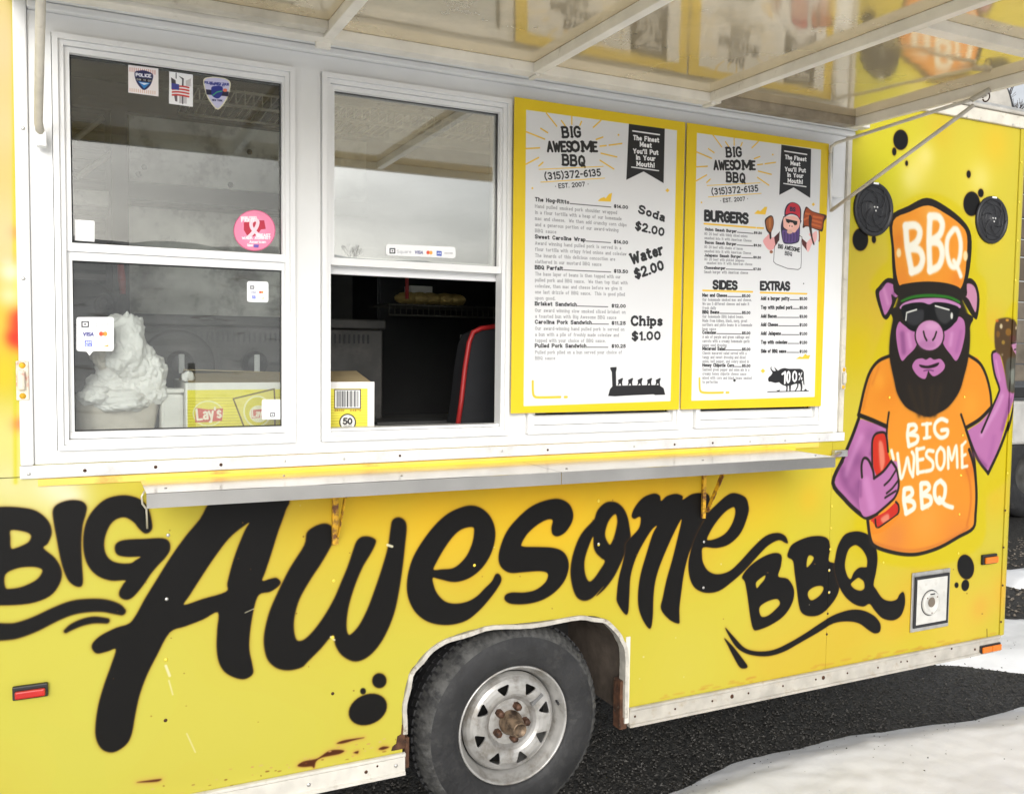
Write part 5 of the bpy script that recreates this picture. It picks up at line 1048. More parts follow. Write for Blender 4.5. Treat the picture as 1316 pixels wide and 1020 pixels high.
# bottom strip with screws
M_strip = mat("scuffed_painted_aluminium_strip", (.76, .75, .73), .35, metal=.1, var=.06, vscale=10, dirt=(.48, .47, .46), dscale=7, dth=(.50, .72))
box("bottom_strip", FX0-.004, FX1+.034, -.010, .02, FZ-.001, FZ+.033, M_strip, TR, bev=.002)
box("bottom_strip", -.10, FX1-.1, -.006, 0, FZ-.022, FZ-.004, mat("yellow_stained_strip", srgb((238, 200, 90)), .5, var=.05, dirt=(.55, .12, .04), dscale=7, dth=(.58, .8)), TR, label="thin yellow stained strip under the white surround")
for i, (x0, x1) in enumerate(WINX):
    wl = ["window leftmost, closed, holding the round pink sticker", "window raised over the dark open serving gap", "window mostly hidden behind the left menu", "window mostly hidden behind the right menu"][i]
    W = bpy.data.objects.new("sash_window", None); COL.objects.link(W); W.parent = TR; W.matrix_parent_inverse = Matrix.Translation(-wloc(TR)); W.location = (x0, 0, 1.33); W['label'] = wl
    bm = bmesh.new()
    add_ring(bm, x0-.044, x1+.026, 1.337, 2.413, .014, -.016, .04)
    add_ring(bm, x0-.0295, x1+.0115, 1.3515, 2.3985, .012, -.007, .04)
    from_bm("window_frame", bm, M_vinyl, W)
    a, b = x0-.017, x1+.006
    bm = bmesh.new(); add_ring(bm, a-.001, b+.001, UZ0-.022, UZ1+.0115, .0115 if False else .014, .004, .045)
    add_box(bm, a+.013, b-.013, .0045, .044, UZ0-.0215, UZ0); from_bm("upper_sash", bm, M_vinyl, W)
    bm = bmesh.new(); add_box(bm, a+.012, b-.012, YG, YG+.003, UZ0-.001, UZ1-.001); from_bm("glass_pane", bm, M_glass2 if i == 1 else M_glass, W)
    if i != 1:
        bm = bmesh.new(); lz0 = LZ0 if i == 0 else 1.397
        add_box(bm, a, b, .012, .042, LZ1, UZ0-.0225); add_box(bm, a, a+.013, .012, .042, lz0, LZ1); add_box(bm, b-.013, b, .012, .042, lz0, LZ1); add_box(bm, a, b, .009, .042, 1.3645, lz0, .002)
        from_bm("lower_sash", bm, M_vinyl, W)
        bm = bmesh.new(); add_box(bm, a+.012, b-.012, YG, YG+.003, lz0-.001, LZ1+.001); from_bm("glass_pane", bm, M_glass_low, W)
    else:
        bm = bmesh.new(); add_box(bm, a, b, .047, .07, UZ0-.045, UZ0+.01); add_box(bm, a, a+.02, .047, .07, UZ0+.011, UZ1); add_box(bm, b-.02, b, .047, .07, UZ0+.011, UZ1); from_bm("lower_sash", bm, M_vinyl, W, "lower sash pushed up behind the upper one")
        bm = bmesh.new(); add_box(bm, a+.012, b-.012, .055, .058, UZ0, UZ1); from_bm("glass_pane", bm, M_glass, W)
        box("window_sill", a, b, .009, .06, 1.3645, 1.372, M_vinyl, W)
    bm = bmesh.new(); add_ring(bm, x0-.0035, x1-.0065, UZ0-.0005, UZ1-.001, .003, .0235, .0295)
    if i != 1: add_ring(bm, x0-.0045, x1-.0065, LZ0+.0005 if i == 0 else 1.3975, LZ1-.0005, .003, .0235, .0295)
    from_bm("glazing_bead", bm, M_black, W)
    # stickers
    def sticker(px, label, crop):
        pts = cv(crop, px); R = [(float(p[0]), float(p[2])) for p in (on_y(x, y, YG-.001) for x, y in pts)]
        prism_y("sticker", R, YG-.0015, YG-.0003, M_stick, W, label, uv=st)
    def rr_(x0, y0, x1, y1, r, sk=0.):
        out = []
        for cx, cy, s in ((x1-r, y0+r, -90), (x1-r, y1-r, 0), (x0+r, y1-r, 90), (x0+r, y0+r, 180)):
            for k in range(5): a_ = math.radians(s+k*22.5); out.append((cx+r*math.cos(a_), cy+r*math.sin(a_)+sk*(cx-x0)))
        return out
    if i == 0:
        sticker([(122,70),(440,110),(442,405),(122,362)], "square police shield sticker, leftmost along the top of the glass", cs7)
        sticker([(555,140),(805,175),(805,515),(552,480)], "white sticker of two towers with a flag", cs7)
        sticker(smooth([(915,230),(985,200),(1070,200),(1150,215),(1203,260),(1190,360),(1150,460),(1070,545),(1000,480),(945,380)], n=3), "shield shaped lavender sticker", cs7)
        sticker([(270+196*math.cos(t), 265+192*math.sin(t)) for t in np.linspace(0, 2*math.pi, 40, endpoint=False)], "round pink ribbon sticker", cp)
        sticker(rr_(52, 48, 357, 325, 20)[:10]+[(190,325),(160,362),(135,330)]+rr_(52, 48, 357, 325, 20)[10:], "white payment sticker at the left edge of the lower pane", (90, 400, 6.375))
        sticker(rr_(200, 738, 400, 932, 22, .03), "small white payment sticker at the upper right of the lower pane", cp)
        sticker(rr_(1012, 392, 1255, 625, 24, 0), "white sticker showing its back at the lower right", c6)
        sticker([(297,872),(375,878),(375,960),(297,955)], "plain white label in the lower left corner of the upper pane", (0, 0, 3.0905))
    if i == 1:
        sticker(rr_(408, 950, 788, 1012, 14, .045), "long white payment sticker on the upper pane", cq)

# ---- hatch raised as an awning
AZ = 2.500; AY0 = -.098; TILT = math.tan(math.radians(-.6)); AL = 1.36
def az(y): return AZ+(-(y-AY0))*TILT
HATCH = bpy.data.objects.new("hatch", None); COL.objects.link(HATCH); HATCH.parent = TR; HATCH.matrix_parent_inverse = Matrix.Translation(-wloc(TR)); HATCH.location = (1.35, AY0, AZ); HATCH['label'] = "raised serving hatch with a shiny dull gold underside"
AX0, AX1 = -.16, float(on_z(1121.5, 144.6, AZ)[0])+.022
def slab(name, x0, x1, ya, yb, t0, t1, m, parent=HATCH, label=None, bev=0):
    bm = bmesh.new()
    add_hexa(bm, [(x0, ya, az(ya)+t0), (x1, ya, az(ya)+t0), (x1, ya, az(ya)+t1), (x0, ya, az(ya)+t1)], [(x0, yb, az(yb)+t0), (x1, yb, az(yb)+t0), (x1, yb, az(yb)+t1), (x0, yb, az(yb)+t1)])
    bmesh.ops.recalc_face_normals(bm, faces=bm.faces)
    if bev: bmesh.ops.bevel(bm, geom=list(bm.edges), offset=bev, segments=2, affect='EDGES')
    return from_bm(name, bm, m, parent, label)
RX = [float(on_z(x, y, AZ)[0]) for x, y in ((424.8, 22.8), (686.2, 80.5), (909.6, 120.2))]
xs = [AX0]+[RX[0]+.015, RX[1]+.015, RX[2]+.015]+[AX1]
for a, b in zip(xs, xs[1:]): slab("hatch_skin", a+.0006, b-.0006, AY0-.002, AY0-AL, .0005, .006, M_awn)
slab("outer_skin", AX0, AX1, AY0-.002, AY0-AL, .03, .034, M_yel)
M_rib = mat("painted_rib", (.86, .82, .73), .36, var=.06, vscale=10, dirt=(.36, .30, .2), dscale=16, dth=(.62, .9))
for x in RX:
    r = slab("rib", x, x+.030, AY0-.030, AY0-AL+.03, -.030, 0, M_rib, bev=.0012)
slab("edge_rail", AX1-.022, AX1, AY0-.002, AY0-AL, -.034, 0, M_rib, label="right edge rail of the hatch", bev=.0012)
slab("edge_rail", AX0, AX0+.034, AY0-.002, AY0-AL, -.034, 0, M_rib, label="left edge rail of the hatch", bev=.0012)
slab("edge_rail", AX0+.034, AX1-.023, AY0-AL+.034, AY0-AL, -.034, 0, M_rib, label="outer edge rail of the hatch", bev=.0012)
M_back = M_rib
slab("back_rail", AX0+.035, RX[2]+.05, AY0+.020, AY0-.0295, -.030, 0, M_rib, bev=.0012)
slab("back_rail", RX[2]+.051, AX1-.023, AY0+.020, AY0-.0295, -.030, 0, mat("darkened_brown_aluminium", (.36, .31, .24), .4, metal=.4, var=.15, vscale=20), label="darkened brown metal end of the back rail", bev=.0012)  # brown aluminium; the dimmer light on this end is put into its colour
slab("crossbar", RX[2]+.031, AX1-.023, -.93, -.97, -.03, 0, M_rib, bev=.001)
slab("crossbar", AX0+.035, RX[0]-.001, AY0-.04, AY0-.085, -.022, 0, M_cream, label="short batten left of the first rib", bev=.001)
box("rib_clip", RX[0]-.012, RX[0]+.030, AY0+.005, AY0+.0195, AZ-.046, AZ-.006, M_rib, HATCH, bev=.002)
for x in (RX[1]+.008, RX[2]+.008): box("rib_clip", x, x+.016, AY0-.028, AY0+.022, AZ-.0375, AZ-.031, M_rib, HATCH)
box("hinge_leaf", AX0+.03, AX1-.02, AY0+.0205, AY0+.0212, AZ-.028, AZ-.002, M_trim, HATCH, label="long hinge joining the hatch to the trailer")
for (x, y) in ((1206,33*0+100),(1227,97)):
    p = on_x(x-14, y+30, AX1+.0)
# stays
SX = AX1-.022; HK = on_z(1266, 121, AZ-.05)
hookR = (AX1-.03, float(HK[1]), az(float(HK[1]))-.045)
s0 = on_y(1067.5, 187, -.036); s1 = on_y(1068, 271, -.036)
top_pts = [(s0[0], s0[1], s0[2]-.03), (s0[0], s0[1]-.004, s0[2]-.006), (s0[0]+.008, s0[1]-.02, s0[2]+.006), hookR]
tube("stay_rod", top_pts, .0062, M_cream, TR, label="upper stay rod at the right of the hatch")
j = 0.93; low = (s1[0]*(1-j)+hookR[0]*j, s1[1]*(1-j)+hookR[1]*j, s1[2]*(1-j)+(hookR[2]-.004)*j)
tube("stay_rod", [s1, low], .0068, M_cream, TR, label="lower diagonal stay rod at the right of the hatch")
tube("stay_rod", [(s0[0], s0[1], s0[2]-.03), (s1[0], s1[1], s1[2]-.005)], .006, M_white, TR, label="upright part of the right stay")
bm = bmesh.new(); add_tube(bm, [(hookR[0]+.004*math.sin(t)*0, hookR[1]+.012*math.cos(t), hookR[2]-.008+.014*math.sin(t)) for t in np.linspace(0, 2*math.pi*.95, 18)], .0022, 8); from_bm("hook_ring", bm, M_rust, TR, smooth=True)
tube("hook_ring", [(hookR[0]-.002, hookR[1]+.05, hookR[2]-.004), (hookR[0], hookR[1]-.01, hookR[2]+.012)], .009, M_cream, TR, label="flattened joint of the two stay rods")
b0 = on_y(1078, 187, -.013); b1 = on_y(1066, 250, -.013)
box("stay_bracket", float(b1[0])-.004, float(b0[0])+.012, -.030, -.013, float(b1[2])-.01, float(b0[2])-.004, M_white, TR, bev=.002, label="white bracket plate of the right stay")
lb = on_y(52, 165, -.036)
tube("stay_rod", [(lb[0], -.036, lb[2]-.012), (lb[0]-.004, -.05, lb[2]+.012), (-.050, hookR[1], hookR[2])], .0105, M_cream, TR, label="weathered tan stay rod at the left of the hatch")
box("stay_bracket", float(lb[0])-.010, float(lb[0])+.014, -.044, -.013, float(lb[2])-.045, float(lb[2])-.008, M_white, TR, bev=.003, label="white bracket of the left stay")

# ---- fold down counter shelf
shz = 1.248
SHF = bpy.data.objects.new("counter_shelf", None); COL.objects.link(SHF); SHF.parent = TR; SHF.matrix_parent_inverse = Matrix.Translation(-wloc(TR)); SHF.location = (1.3, -.14, shz)
M_sh = mat("scratched_steel_top", (.74, .73, .71), .14, metal=.9, var=.10, vscale=3, bump=.015, bscale=20, dirt=(.40, .33, .24), dscale=5, dth=(.55, .9))
M_lip = mat("steel_lip", (.56, .54, .50), .2, metal=.9, var=.12, vscale=4)
jx = float(on_z(715, 604.8, shz)[0])
def shelf_part(x0, x1, yl, yr, label):
    bm = bmesh.new(); add_hexa(bm, [(x0, -.008, shz), (x1, -.008, shz), (x1, yr, shz), (x0, yl, shz)], [(x0, -.008, shz-.004), (x1, -.008, shz-.004), (x1, yr, shz-.004), (x0, yl, shz-.004)])
    bmesh.ops.recalc_face_normals(bm, faces=bm.faces); from_bm("shelf_top", bm, M_sh, SHF, label)
    bm = bmesh.new(); add_hexa(bm, [(x0, yl, shz+.0006), (x0, yl-.003, shz-.0005), (x0, yl-.003, shz-.037), (x0, yl, shz-.037)], [(x1, yr, shz+.0006), (x1, yr-.003, shz-.0005), (x1, yr-.003, shz-.037), (x1, yr, shz-.037)])
    bmesh.ops.recalc_face_normals(bm, faces=bm.faces); from_bm("shelf_lip", bm, M_lip, SHF, label+", front lip")
shelf_part(.147, jx-.001, -.250, -.282, "left half of the steel counter"); shelf_part(jx+.001, 2.416, -.282, -.290, "right half of the steel counter")
box("shelf_hinge", .16, 2.50, -.008, -.0015, shz-.02, shz+.006, M_yel, SHF)
bm = bmesh.new(); add_hexa(bm, [(2.417, -.01, shz), (2.417, -.288, shz), (2.417, -.288, shz-.036), (2.417, -.01, shz-.02)], [(2.420, -.01, shz), (2.420, -.288, shz), (2.420, -.288, shz-.036), (2.420, -.01, shz-.02)]); bmesh.ops.recalc_face_normals(bm, faces=bm.faces); from_bm("shelf_lip", bm, M_lip, SHF, "right end of the counter")
# folding props
def prop(px_top, px_bot, m, w=.011, lab=None):
    b = on_y(*px_bot, -.012); a = (b[0]+.0, -.25, shz-.01)
    bm = bmesh.new(); x = float(b[0])
    add_hexa(bm, [(x-w, -.004, b[2]), (x+w, -.004, b[2]), (x+w, -.014, b[2]-.002), (x-w, -.014, b[2]-.002)], [(x-w, -.004, shz-.02), (x+w, -.004, shz-.02), (x+w, -.014, shz-.02), (x-w, -.014, shz-.02)])
    add_hexa(bm, [(x+w*.2, -.016, b[2]+.02), (x+w*.2+.003, -.016, b[2]+.02), (x+w*.2+.003, -.036, b[2]+.026), (x+w*.2, -.036, b[2]+.026)], [(x+w*.2, -.13, shz-.006), (x+w*.2+.003, -.13, shz-.006), (x+w*.2+.003, -.155, shz-.006), (x+w*.2, -.155, shz-.006)])
    bmesh.ops.recalc_face_normals(bm, faces=bm.faces); from_bm("folding_prop", bm, m, SHF, lab)
prop((435, 640), (431, 699), M_yrust, .009); prop((908, 610), (904.5, 665), M_yrust, .007)
lp = on_y(186, 640, -.02); 
tube("hook", [(lp[0]+.0, -.02, lp[2]+.02), (lp[0]-.008, -.02, lp[2]+.005), (lp[0]-.006, -.02, lp[2]-.015), (lp[0]+.004, -.02, lp[2]-.03), (lp[0]+.006, -.014, lp[2]-.085)], .0028, M_wire, SHF)
e = on_y(1077, 605, -.02)
bm = bmesh.new(); add_tube(bm, [(2.40, -.270, shz-.022), (2.46, -.20, shz-.028), (e[0]+.01, -.02, shz-.028)], .007, 8); from_bm("shelf_hinge", bm, M_alu, SHF, "hinged arm at the right end of the counter", True)
box("shelf_hinge", float(e[0])-.02, float(e[0])+.05, -.022, -.001, shz-.045, shz-.018, M_alu, SHF, label="bracket plate at the right end of the counter", bev=.004)
for px, py in ((298,600),(365,611),(490,592),(516,611),(706,609),(728,602),(903,591),(1048,585),(213,627),(243,640)):
    p = on_z(px, py, shz)
    if -.28 < p[1] < -.01: lathe_pts = [(.0045, 0), (.0045, .001), (0, .0016)]; bm = bmesh.new(); bmesh.ops.create_cone(bm, cap_ends=True, segments=8, radius1=.0045, radius2=.003, depth=.002, matrix=Matrix.Translation((p[0], p[1], shz+.001))); from_bm("screw_head", bm, M_lip, SHF)

# ---- lamps, latches, inlet, speakers on the side
def side_quad(name, px, y0, y1, m, parent=TR, label=None, bev=.003):
    R = [on_y(x, y, 0) for x, y in px]; bm = bmesh.new()
    add_hexa(bm, [(r[0], y0, r[2]) for r in R], [(r[0], y1, r[2]) for r in R]); bmesh.ops.recalc_face_normals(bm, faces=bm.faces)
    if bev: bmesh.ops.bevel(bm, geom=list(bm.edges), offset=bev, segments=2, affect='EDGES')
    return from_bm(name, bm, m, parent, label)
def quadbox(px):
    R = [on_y(x, y, 0) for x, y in px]; return min(r[0] for r in R), max(r[0] for r in R), min(r[2] for r in R), max(r[2] for r in R)
def lamp(px, mlens, label, double=False):
    x0, x1, z0, z1 = quadbox(px)
    L = box("marker_light", x0, x1, -.014, -.0005, z0, z1, M_black, TR, bev=.003, label=label)
    if not double: box("lens", x0+.006, x1-.006, -.026, -.0145, z0+.006, z1-.010, mlens, L, bev=.004)
    else:
        m_ = (x0+x1)/2; box("lens", x0+.006, m_-.001, -.024, -.0145, z0+.005, z1-.005, mlens, L, bev=.004); box("lens", m_+.001, x1-.006, -.024, -.0145, z0+.005, z1-.005, mlens, L, bev=.004)
p = on_y(38.5, 886); lamp([(16, 881), (61.5, 875), (62, 892), (17, 898)], M_red, "red rectangular marker light low on the left of the side")
lamp([(1260.5, 712.5), (1278.5, 711.5), (1278, 722.5), (1260.5, 723.5)], M_amb, "small amber marker light right of the power inlet")
lamp([(1257, 829), (1282.5, 825), (1282.5, 834), (1257, 838)], M_amb, "double amber marker light at the end of the sill rail", True)
# power inlet
M_ivory = mat("grubby_ivory_plastic", (.58, .57, .53), .4, var=.06, vscale=20, dirt=(.36, .32, .24), dscale=30, dth=(.6, .9))
x0, x1, z0, z1 = quadbox([(1171.5, 736), (1220, 733), (1217, 803.5), (1169, 809)])
PI = box("power_inlet", x0, x1, -.006, -.0005, z0, z1, M_alu, TR, bev=.002, label="square white power inlet cover with a round socket")
bm = bmesh.new(); add_ring(bm, x0+.012, x1-.012, z0+.018, z1-.018, .012, -.012, -.0062); from_bm("gasket", bm, M_black, PI)
box("cover_plate", x0+.0245, x1-.0245, -.013, -.0062, z0+.0305, z1-.0305, M_ivory, PI, bev=.002)
ic = on_y(1195.5, 774, -.013); 
lathe_y("socket", float(ic[0]), float(ic[2]), [(.052, -.0132), (.052, -.020), (.046, -.023), (.034, -.024), (.031, -.018), (.026, -.0155), (.020, -.0140), (0, -.0138)], M_ivory, PI, 40)
lathe_y("gasket", float(ic[0]), float(ic[2]), [(.0565, -.0131), (.0565, -.0142), (.0525, -.0142)], M_black, PI, 40)
lathe_y("socket_cavity", float(ic[0])+.006, float(ic[2])+.002, [(.022, -.0160), (0, -.0160)], mat("grimy_socket", (.16, .13, .10), .6), PI, 24)
for dx, dz in ((0, -.042), (-.03, .025), (.03, .025)): lathe_y("screw_head", float(ic[0])+dx, float(ic[2])+dz, [(.004, -.0205), (.003, -.0245), (0, -.025)], M_rust, PI, 8)
box("socket_tab", float(ic[0])-.014, float(ic[0])+.012, -.026, -.0225, float(ic[2])+.038, float(ic[2])+.043, M_black, PI)
# latches
def latch(px, py, s, m, label):
    c = on_y(px, py, -.012); x, z = float(c[0]), float(c[2])
    L = box("latch", x-.018*s, x+.018*s, -.017, -.0125, z-.062*s, z+.062*s, m, TR, bev=.003, label=label)
    box("latch_bar", x-.014*s, x+.008*s, -.030, -.0175, z-.030*s, z+.034*s, m, L, bev=.006)
    for dz in (-.048, .048): lathe_y("screw_head", x, z+dz*s, [(.008, -.0175), (.006, -.0205), (0, -.021)], M_yrust, L, 10)
latch(29, 489, .82, mat("painted_latch", (.80, .72, .58), .4, var=.1, dirt=(.62, .10, .05), dscale=24, dth=(.55, .7)), "pale latch with red overspray left of the serving hatch")
latch(1083, 486, .72, M_cream, "tan latch right of the serving hatch")
# speakers
for (px, py), nm in (((1124.8, 268.5), "round black speaker left of the painted cap"), ((1276.8, 282.5), "round black speaker right of the painted cap")):
    c = on_y(px, py, -.012); cx, cz = float(c[0]), float(c[2]); r = .108 if px < 1200 else .103
    S = lathe_y("speaker", cx, cz, [(r, -.001), (r, -.005), (r*.97, -.010), (r*.88, -.012), (r*.86, -.008), (r*.80, -.007), (r*.4, -.010), (r*.22, -.013), (r*.2, -.015), (0, -.017)], M_black, TR, 48, nm)
    bm = bmesh.new()
    for k in range(6):
        a0 = k*math.pi/3; pp = []
        for t in np.linspace(0, 1, 8):
            rr_2 = r*(.22+.62*t); aa = a0+1.1*t; pp.append((cx+rr_2*math.cos(aa), -.012-.003*math.sin(t*3.1), cz+rr_2*math.sin(aa)))
        add_tube(bm, pp, .0014, 6)
    for q in (.42, .62, .8):
        add_lathe_y(bm, cx, cz, [(r*q, -.0095), (r*q+.002, -.0115), (r*q+.004, -.0095)], 40)
    from_bm("grille", bm, M_black, S, smooth=True)
    box("badge", cx-.014, cx+.014, -.0135, -.0118, cz+r*.90, cz+r*.965, M_vinyl, S)
    for dx, dz in ((-.008, .006), (.008, .006), (0, -.008)): lathe_y("screw_head", cx+dx, cz+dz, [(.0045, -.0165), (0, -.0195)], M_alu, S, 8)

# rivets and screws
bmr = bmesh.new(); bmesh.ops.create_uvsphere(bmr, u_segments=8, v_segments=5, radius=.0052); me_r = bpy.data.meshes.new("rivet"); bmr.to_mesh(me_r); bmr.free(); 
me_r.materials.append(M_yel)
me_d = me_r.copy(); me_d.materials.clear(); me_d.materials.append(M_rust)
me_w = me_r.copy(); me_w.materials.clear(); me_w.materials.append(M_alu)
for me_ in (me_r, me_d, me_w):
    for f in me_.polygons: f.use_smooth = True
def rivet(px, py, me, y=-.001, s=1.):
    c = on_y(px, py, y); o = bpy.data.objects.new("rivet", me); COL.objects.link(o); o.parent = TR
    o.matrix_parent_inverse = Matrix.Translation(-wloc(TR)); o.location = c; o.scale = (s, .5*s, s)
for x, y in [(893,370),(883,543),(876,712),(867,884)]: rivet(D1[0]+x/D1[2], D1[1]+y/D1[2], me_r, -.006)
for x, y in [(832,162),(822,325),(815,486),(811,652),(804,811)]: rivet(D3[0]+x/D3[2], D3[1]+y/D3[2], me_d if y > 300 else me_r, -.006)
for x, y in [(65,307),(62,402),(58,494),(53,587),(53,683),(47,775),(43,865),(618,512),(290,552),(628,172),(622,342)]: rivet(D3[0]+x/D3[2], D3[1]+y/D3[2], me_d if y > 700 else me_r)
for x, y in [(352,607),(716,605),(708,790),(700,985)]: rivet(D2[0]+x/D2[2], D2[1]+y/D2[2], me_r)
for x, y in [(580,235),(573,664),(571,873),(575,455)]: rivet(x/2.685, 600+y/2.685, me_d if y > 800 else me_w if y < 500 else me_r)
for x, y in [(153,457),(149,911),(149,685),(720,395),(1220,135),(1220,312),(159,275)]: rivet(380+x/3.133, 600+y/3.133, me_d if y > 900 else me_r)
for x, y in [(433,347),(431,523),(28,190),(28,355),(915,455),(915,540)]: rivet(760+x/2.991, 580+y/2.991, me_w if y > 300 else me_r)
for i, (x, y) in enumerate([(133,190),(255,167),(368,143),(428,129),(478,119),(583,97),(683,77),(706,72),(779,58),(872,41),(961,22),(1046,7)]): rivet(760+x/2.367, 840+y/2.367, me_d, -.008, 1.6 if i in (3, 7) else .85)
for x, y, s in [(1100,855,.9),(1223,833,1.),(1253,834,1.1),(1158,850,.8),(397,1008,1.2),(470.5,991.5,1.1),(509,983.5,1.2),(485,984,.7)]: rivet(x, y, me_d if s != 1.2 else me_w, -.008, s)
for x, y in [(37,609),(109,604.5),(200,600),(284,597)]: rivet(x, y, me_d if x > 50 else me_w, -.011, .9)
for x, y in [(366,592.5),(442,589.5),(514,585.5),(645,579.5),(704,578),(815,573.5),(867,571),(916,569),(964,567.3),(1009,565.8),(1053,564)]: rivet(x, y, me_d if x in (514, 704, 867, 916) else me_w, -.011, .8)
for x, y in [(29.5,165),(30,358)]: rivet(x, y, me_w, -.013)
for x, y in [(1243,150),(1259,154),(1302,160)]: rivet(x, y, me_w, -.014)

# ================================================================== INSIDE THE TRAILER
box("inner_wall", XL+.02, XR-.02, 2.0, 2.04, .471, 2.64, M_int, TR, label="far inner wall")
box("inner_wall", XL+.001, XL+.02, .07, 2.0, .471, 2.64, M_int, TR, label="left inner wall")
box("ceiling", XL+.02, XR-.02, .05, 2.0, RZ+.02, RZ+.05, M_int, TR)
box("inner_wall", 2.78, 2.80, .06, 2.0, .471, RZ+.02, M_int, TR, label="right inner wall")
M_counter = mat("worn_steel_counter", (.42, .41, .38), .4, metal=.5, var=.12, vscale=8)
box("counter", -.12, 2.70, .075, .40, 1.30, 1.345, M_counter, TR, bev=.004)

M_vd0 = mat("sooty_metal", (.035, .033, .03), .6, var=.2)
# corrugated panel at the far left corner
C = thing("corrugated_panel", "dark ribbed metal panel in the far left corner behind the leftmost window", "metal panel", (-.2, 1.2, 1.5))
bm = bmesh.new()
for i in range(22):
    z = 1.75+i*.038; add_box(bm, -1.0, .10, 1.19, 1.205, z, z+.022)
from_bm("panel", bm, mat("dark_corrugated_steel", (.20, .19, .17), .45, metal=.4), C)
box("corner_strip", .10, .14, 1.17, 1.21, 1.2, 2.6, M_int, C)
# exhaust hood
H = thing("exhaust_hood", "wide scuffed steel exhaust hood seen through the leftmost window", "exhaust hood", (1.0, 1.3, 1.98))
hx0 = float(on_y(166, 190, .90)[0]); hzt = float(on_y(170, 152, .90)[2])+.01; hzb = float(on_y(170, 234, .90)[2]); hl = float(on_y(170, 256, .88)[2])
hx1 = float(on_y(470, 350, .9)[0]); bx1 = float(on_y(392, 400, 1.06)[0])
bm = bmesh.new()
add_hexa(bm, [(hx0, .90, hzb), (hx0, .90, hzt), (hx0, 1.9, 2.5), (hx0, 1.9, hzb)], [(hx1, .90, hzb), (hx1, .90, hzt), (hx1, 1.9, 2.5), (hx1, 1.9, hzb)]); bmesh.ops.recalc_face_normals(bm, faces=bm.faces)
from_bm("canopy", bm, M_hood, H)
box("lower_lip", hx0-.005, hx1+.005, .88, .899, hl, hzb, M_vd0, H, bev=.003)
box("top_beam", hx0-.3, hx1, .86, .899, hzt+.001, hzt+.10, M_vd0, H, bev=.003)
box("back_splash", hx0, bx1, 1.06, 1.08, 1.3, hl-.001, M_hood, H)
box("corner_post", hx0-.06, hx0-.006, .86, .92, 1.3, 2.5, M_vd0, H)
for x, z in ((.03, .03), (.35, .02), (.05, -.18+hzt-hzb), (.55, .10), (.42, .15)): lathe_y("screw_head", hx0+x, hzb+z, [(.011, .899), (.009, .896), (0, .895)], M_vd0, H, 10)
# duct box left of the hood
box("side_box", hx0-.5, hx0-.07, .88, 1.15, hl-.03, hl+.02, M_hood, H, label="short ledge left of the hood"); 
for (pa, pb) in (((96, 180), (133, 151)), ((98, 228), (146, 196))): tube("brace", [on_y(*pa, .95), on_y(*pb, .95)], .010, M_cream, H)
# overhead wire rack running along behind the windows
def wire_rack(x0, x1, y0, y1, z, label, n, name="wire_rack", M_wire=M_wire):
    R = thing(name, label, "wire rack", ((x0+x1)/2, (y0+y1)/2, z))
    bm = bmesh.new()
    for y in (y0, (y0+y1)/2, y1): add_tube(bm, [(x0, y, z), (x1, y, z)], .0045, 6)
    add_tube(bm, [(x0, y0, z-.045), (x1, y0, z-.045)], .0045, 6)
    from_bm("rail", bm, M_wire, R, smooth=True)
    bm = bmesh.new()
    for i in range(n):
        x = x0+(x1-x0)*i/(n-1)
        add_tube(bm, [(x, y0, z-.045), (x, y0, z+.005), (x, y1, z+.005)], .0025, 5)
    w = from_bm("cross_wire", bm, M_wire, R, smooth=True); w['kind'] = 'stuff'
    return R
wire_rack(.33, .92, .42, .80, 2.44, "short wire rack under the ceiling behind the leftmost window", 22)
R2 = wire_rack(.95, 2.05, .42, .80, 2.44, "long wire rack under the ceiling behind the raised window", 38)
B = tag(box("light_batten", 1.0, 1.72, .46, .52, 2.355, 2.385, M_cream, None, bev=.004), "cream coloured batten hanging below the long wire rack", "batten")
# griddle with its control panel
G = thing("griddle", "grey steel griddle with black knobs behind the leftmost window", "griddle", (.9, 1.1, .9))
M_gr = mat("greasy_grey_steel", (.075, .073, .068), .42, metal=.35, var=.2, vscale=6, dirt=(.12, .11, .10), dscale=8, dth=(.5, .75))
gz = float(on_y(300, 420, .79)[2]); gx1 = float(on_y(492, 450, .8)[0])
box("front_panel", .06, gx1, .80, .84, 1.20, gz, M_gr, G, bev=.006); box("cook_top", .04, gx1+.01, .79, 1.5, gz+.002, gz+.04, M_gr, G, bev=.006)
bm = bmesh.new()
for i in range(int((gx1-.42)/.019)): add_box(bm, .38+i*.019, .387+i*.019, .7965, .7995, gz-.055, gz-.02)
w = from_bm("vent_slots", bm, M_black, G); w.name = "vent_slot"; w['kind'] = 'stuff'
for px in (232, 328):
    k = on_y(px, 467, .76); kx, kz = float(k[0]), float(k[2])
    K = lathe_y("knob", kx, kz, [(.046, .799), (.046, .765), (.040, .76), (.034, .735), (.030, .73), (0, .729)], M_black, G, 32)
    box("knob_grip", kx-.010, kx+.010, .718, .7285, kz-.034, kz+.034, M_white, K, bev=.004)
    box("label_strip", kx+.06, kx+.12, .7965, .7995, kz-.008, kz+.006, M_black, G)
box("leg_panel", .06, gx1, .84, 1.48, .472, 1.199, M_dark, G)
# red handled ladle hanging up
l0 = on_y(155, 340, .55); l1 = on_y(158, 378, .55)
L = thing("ladle", "hanging ladle with a red handle above the paper bag", "ladle", tuple(float(v) for v in l0))
tube("handle", [l0, (l0*.5+l1*.5), l1], [.010, .013, .009], mat("red_handle", (.40, .04, .04), .4), L)
tube("shank", [l1, on_y(146, 395, .55), on_y(136, 392, .55)], .006, M_black, L)
tube("bowl_edge", [on_y(133+9*math.cos(t), 392+12*math.sin(t), .55) for t in np.linspace(0, 6.2, 14)], .008, M_black, L)
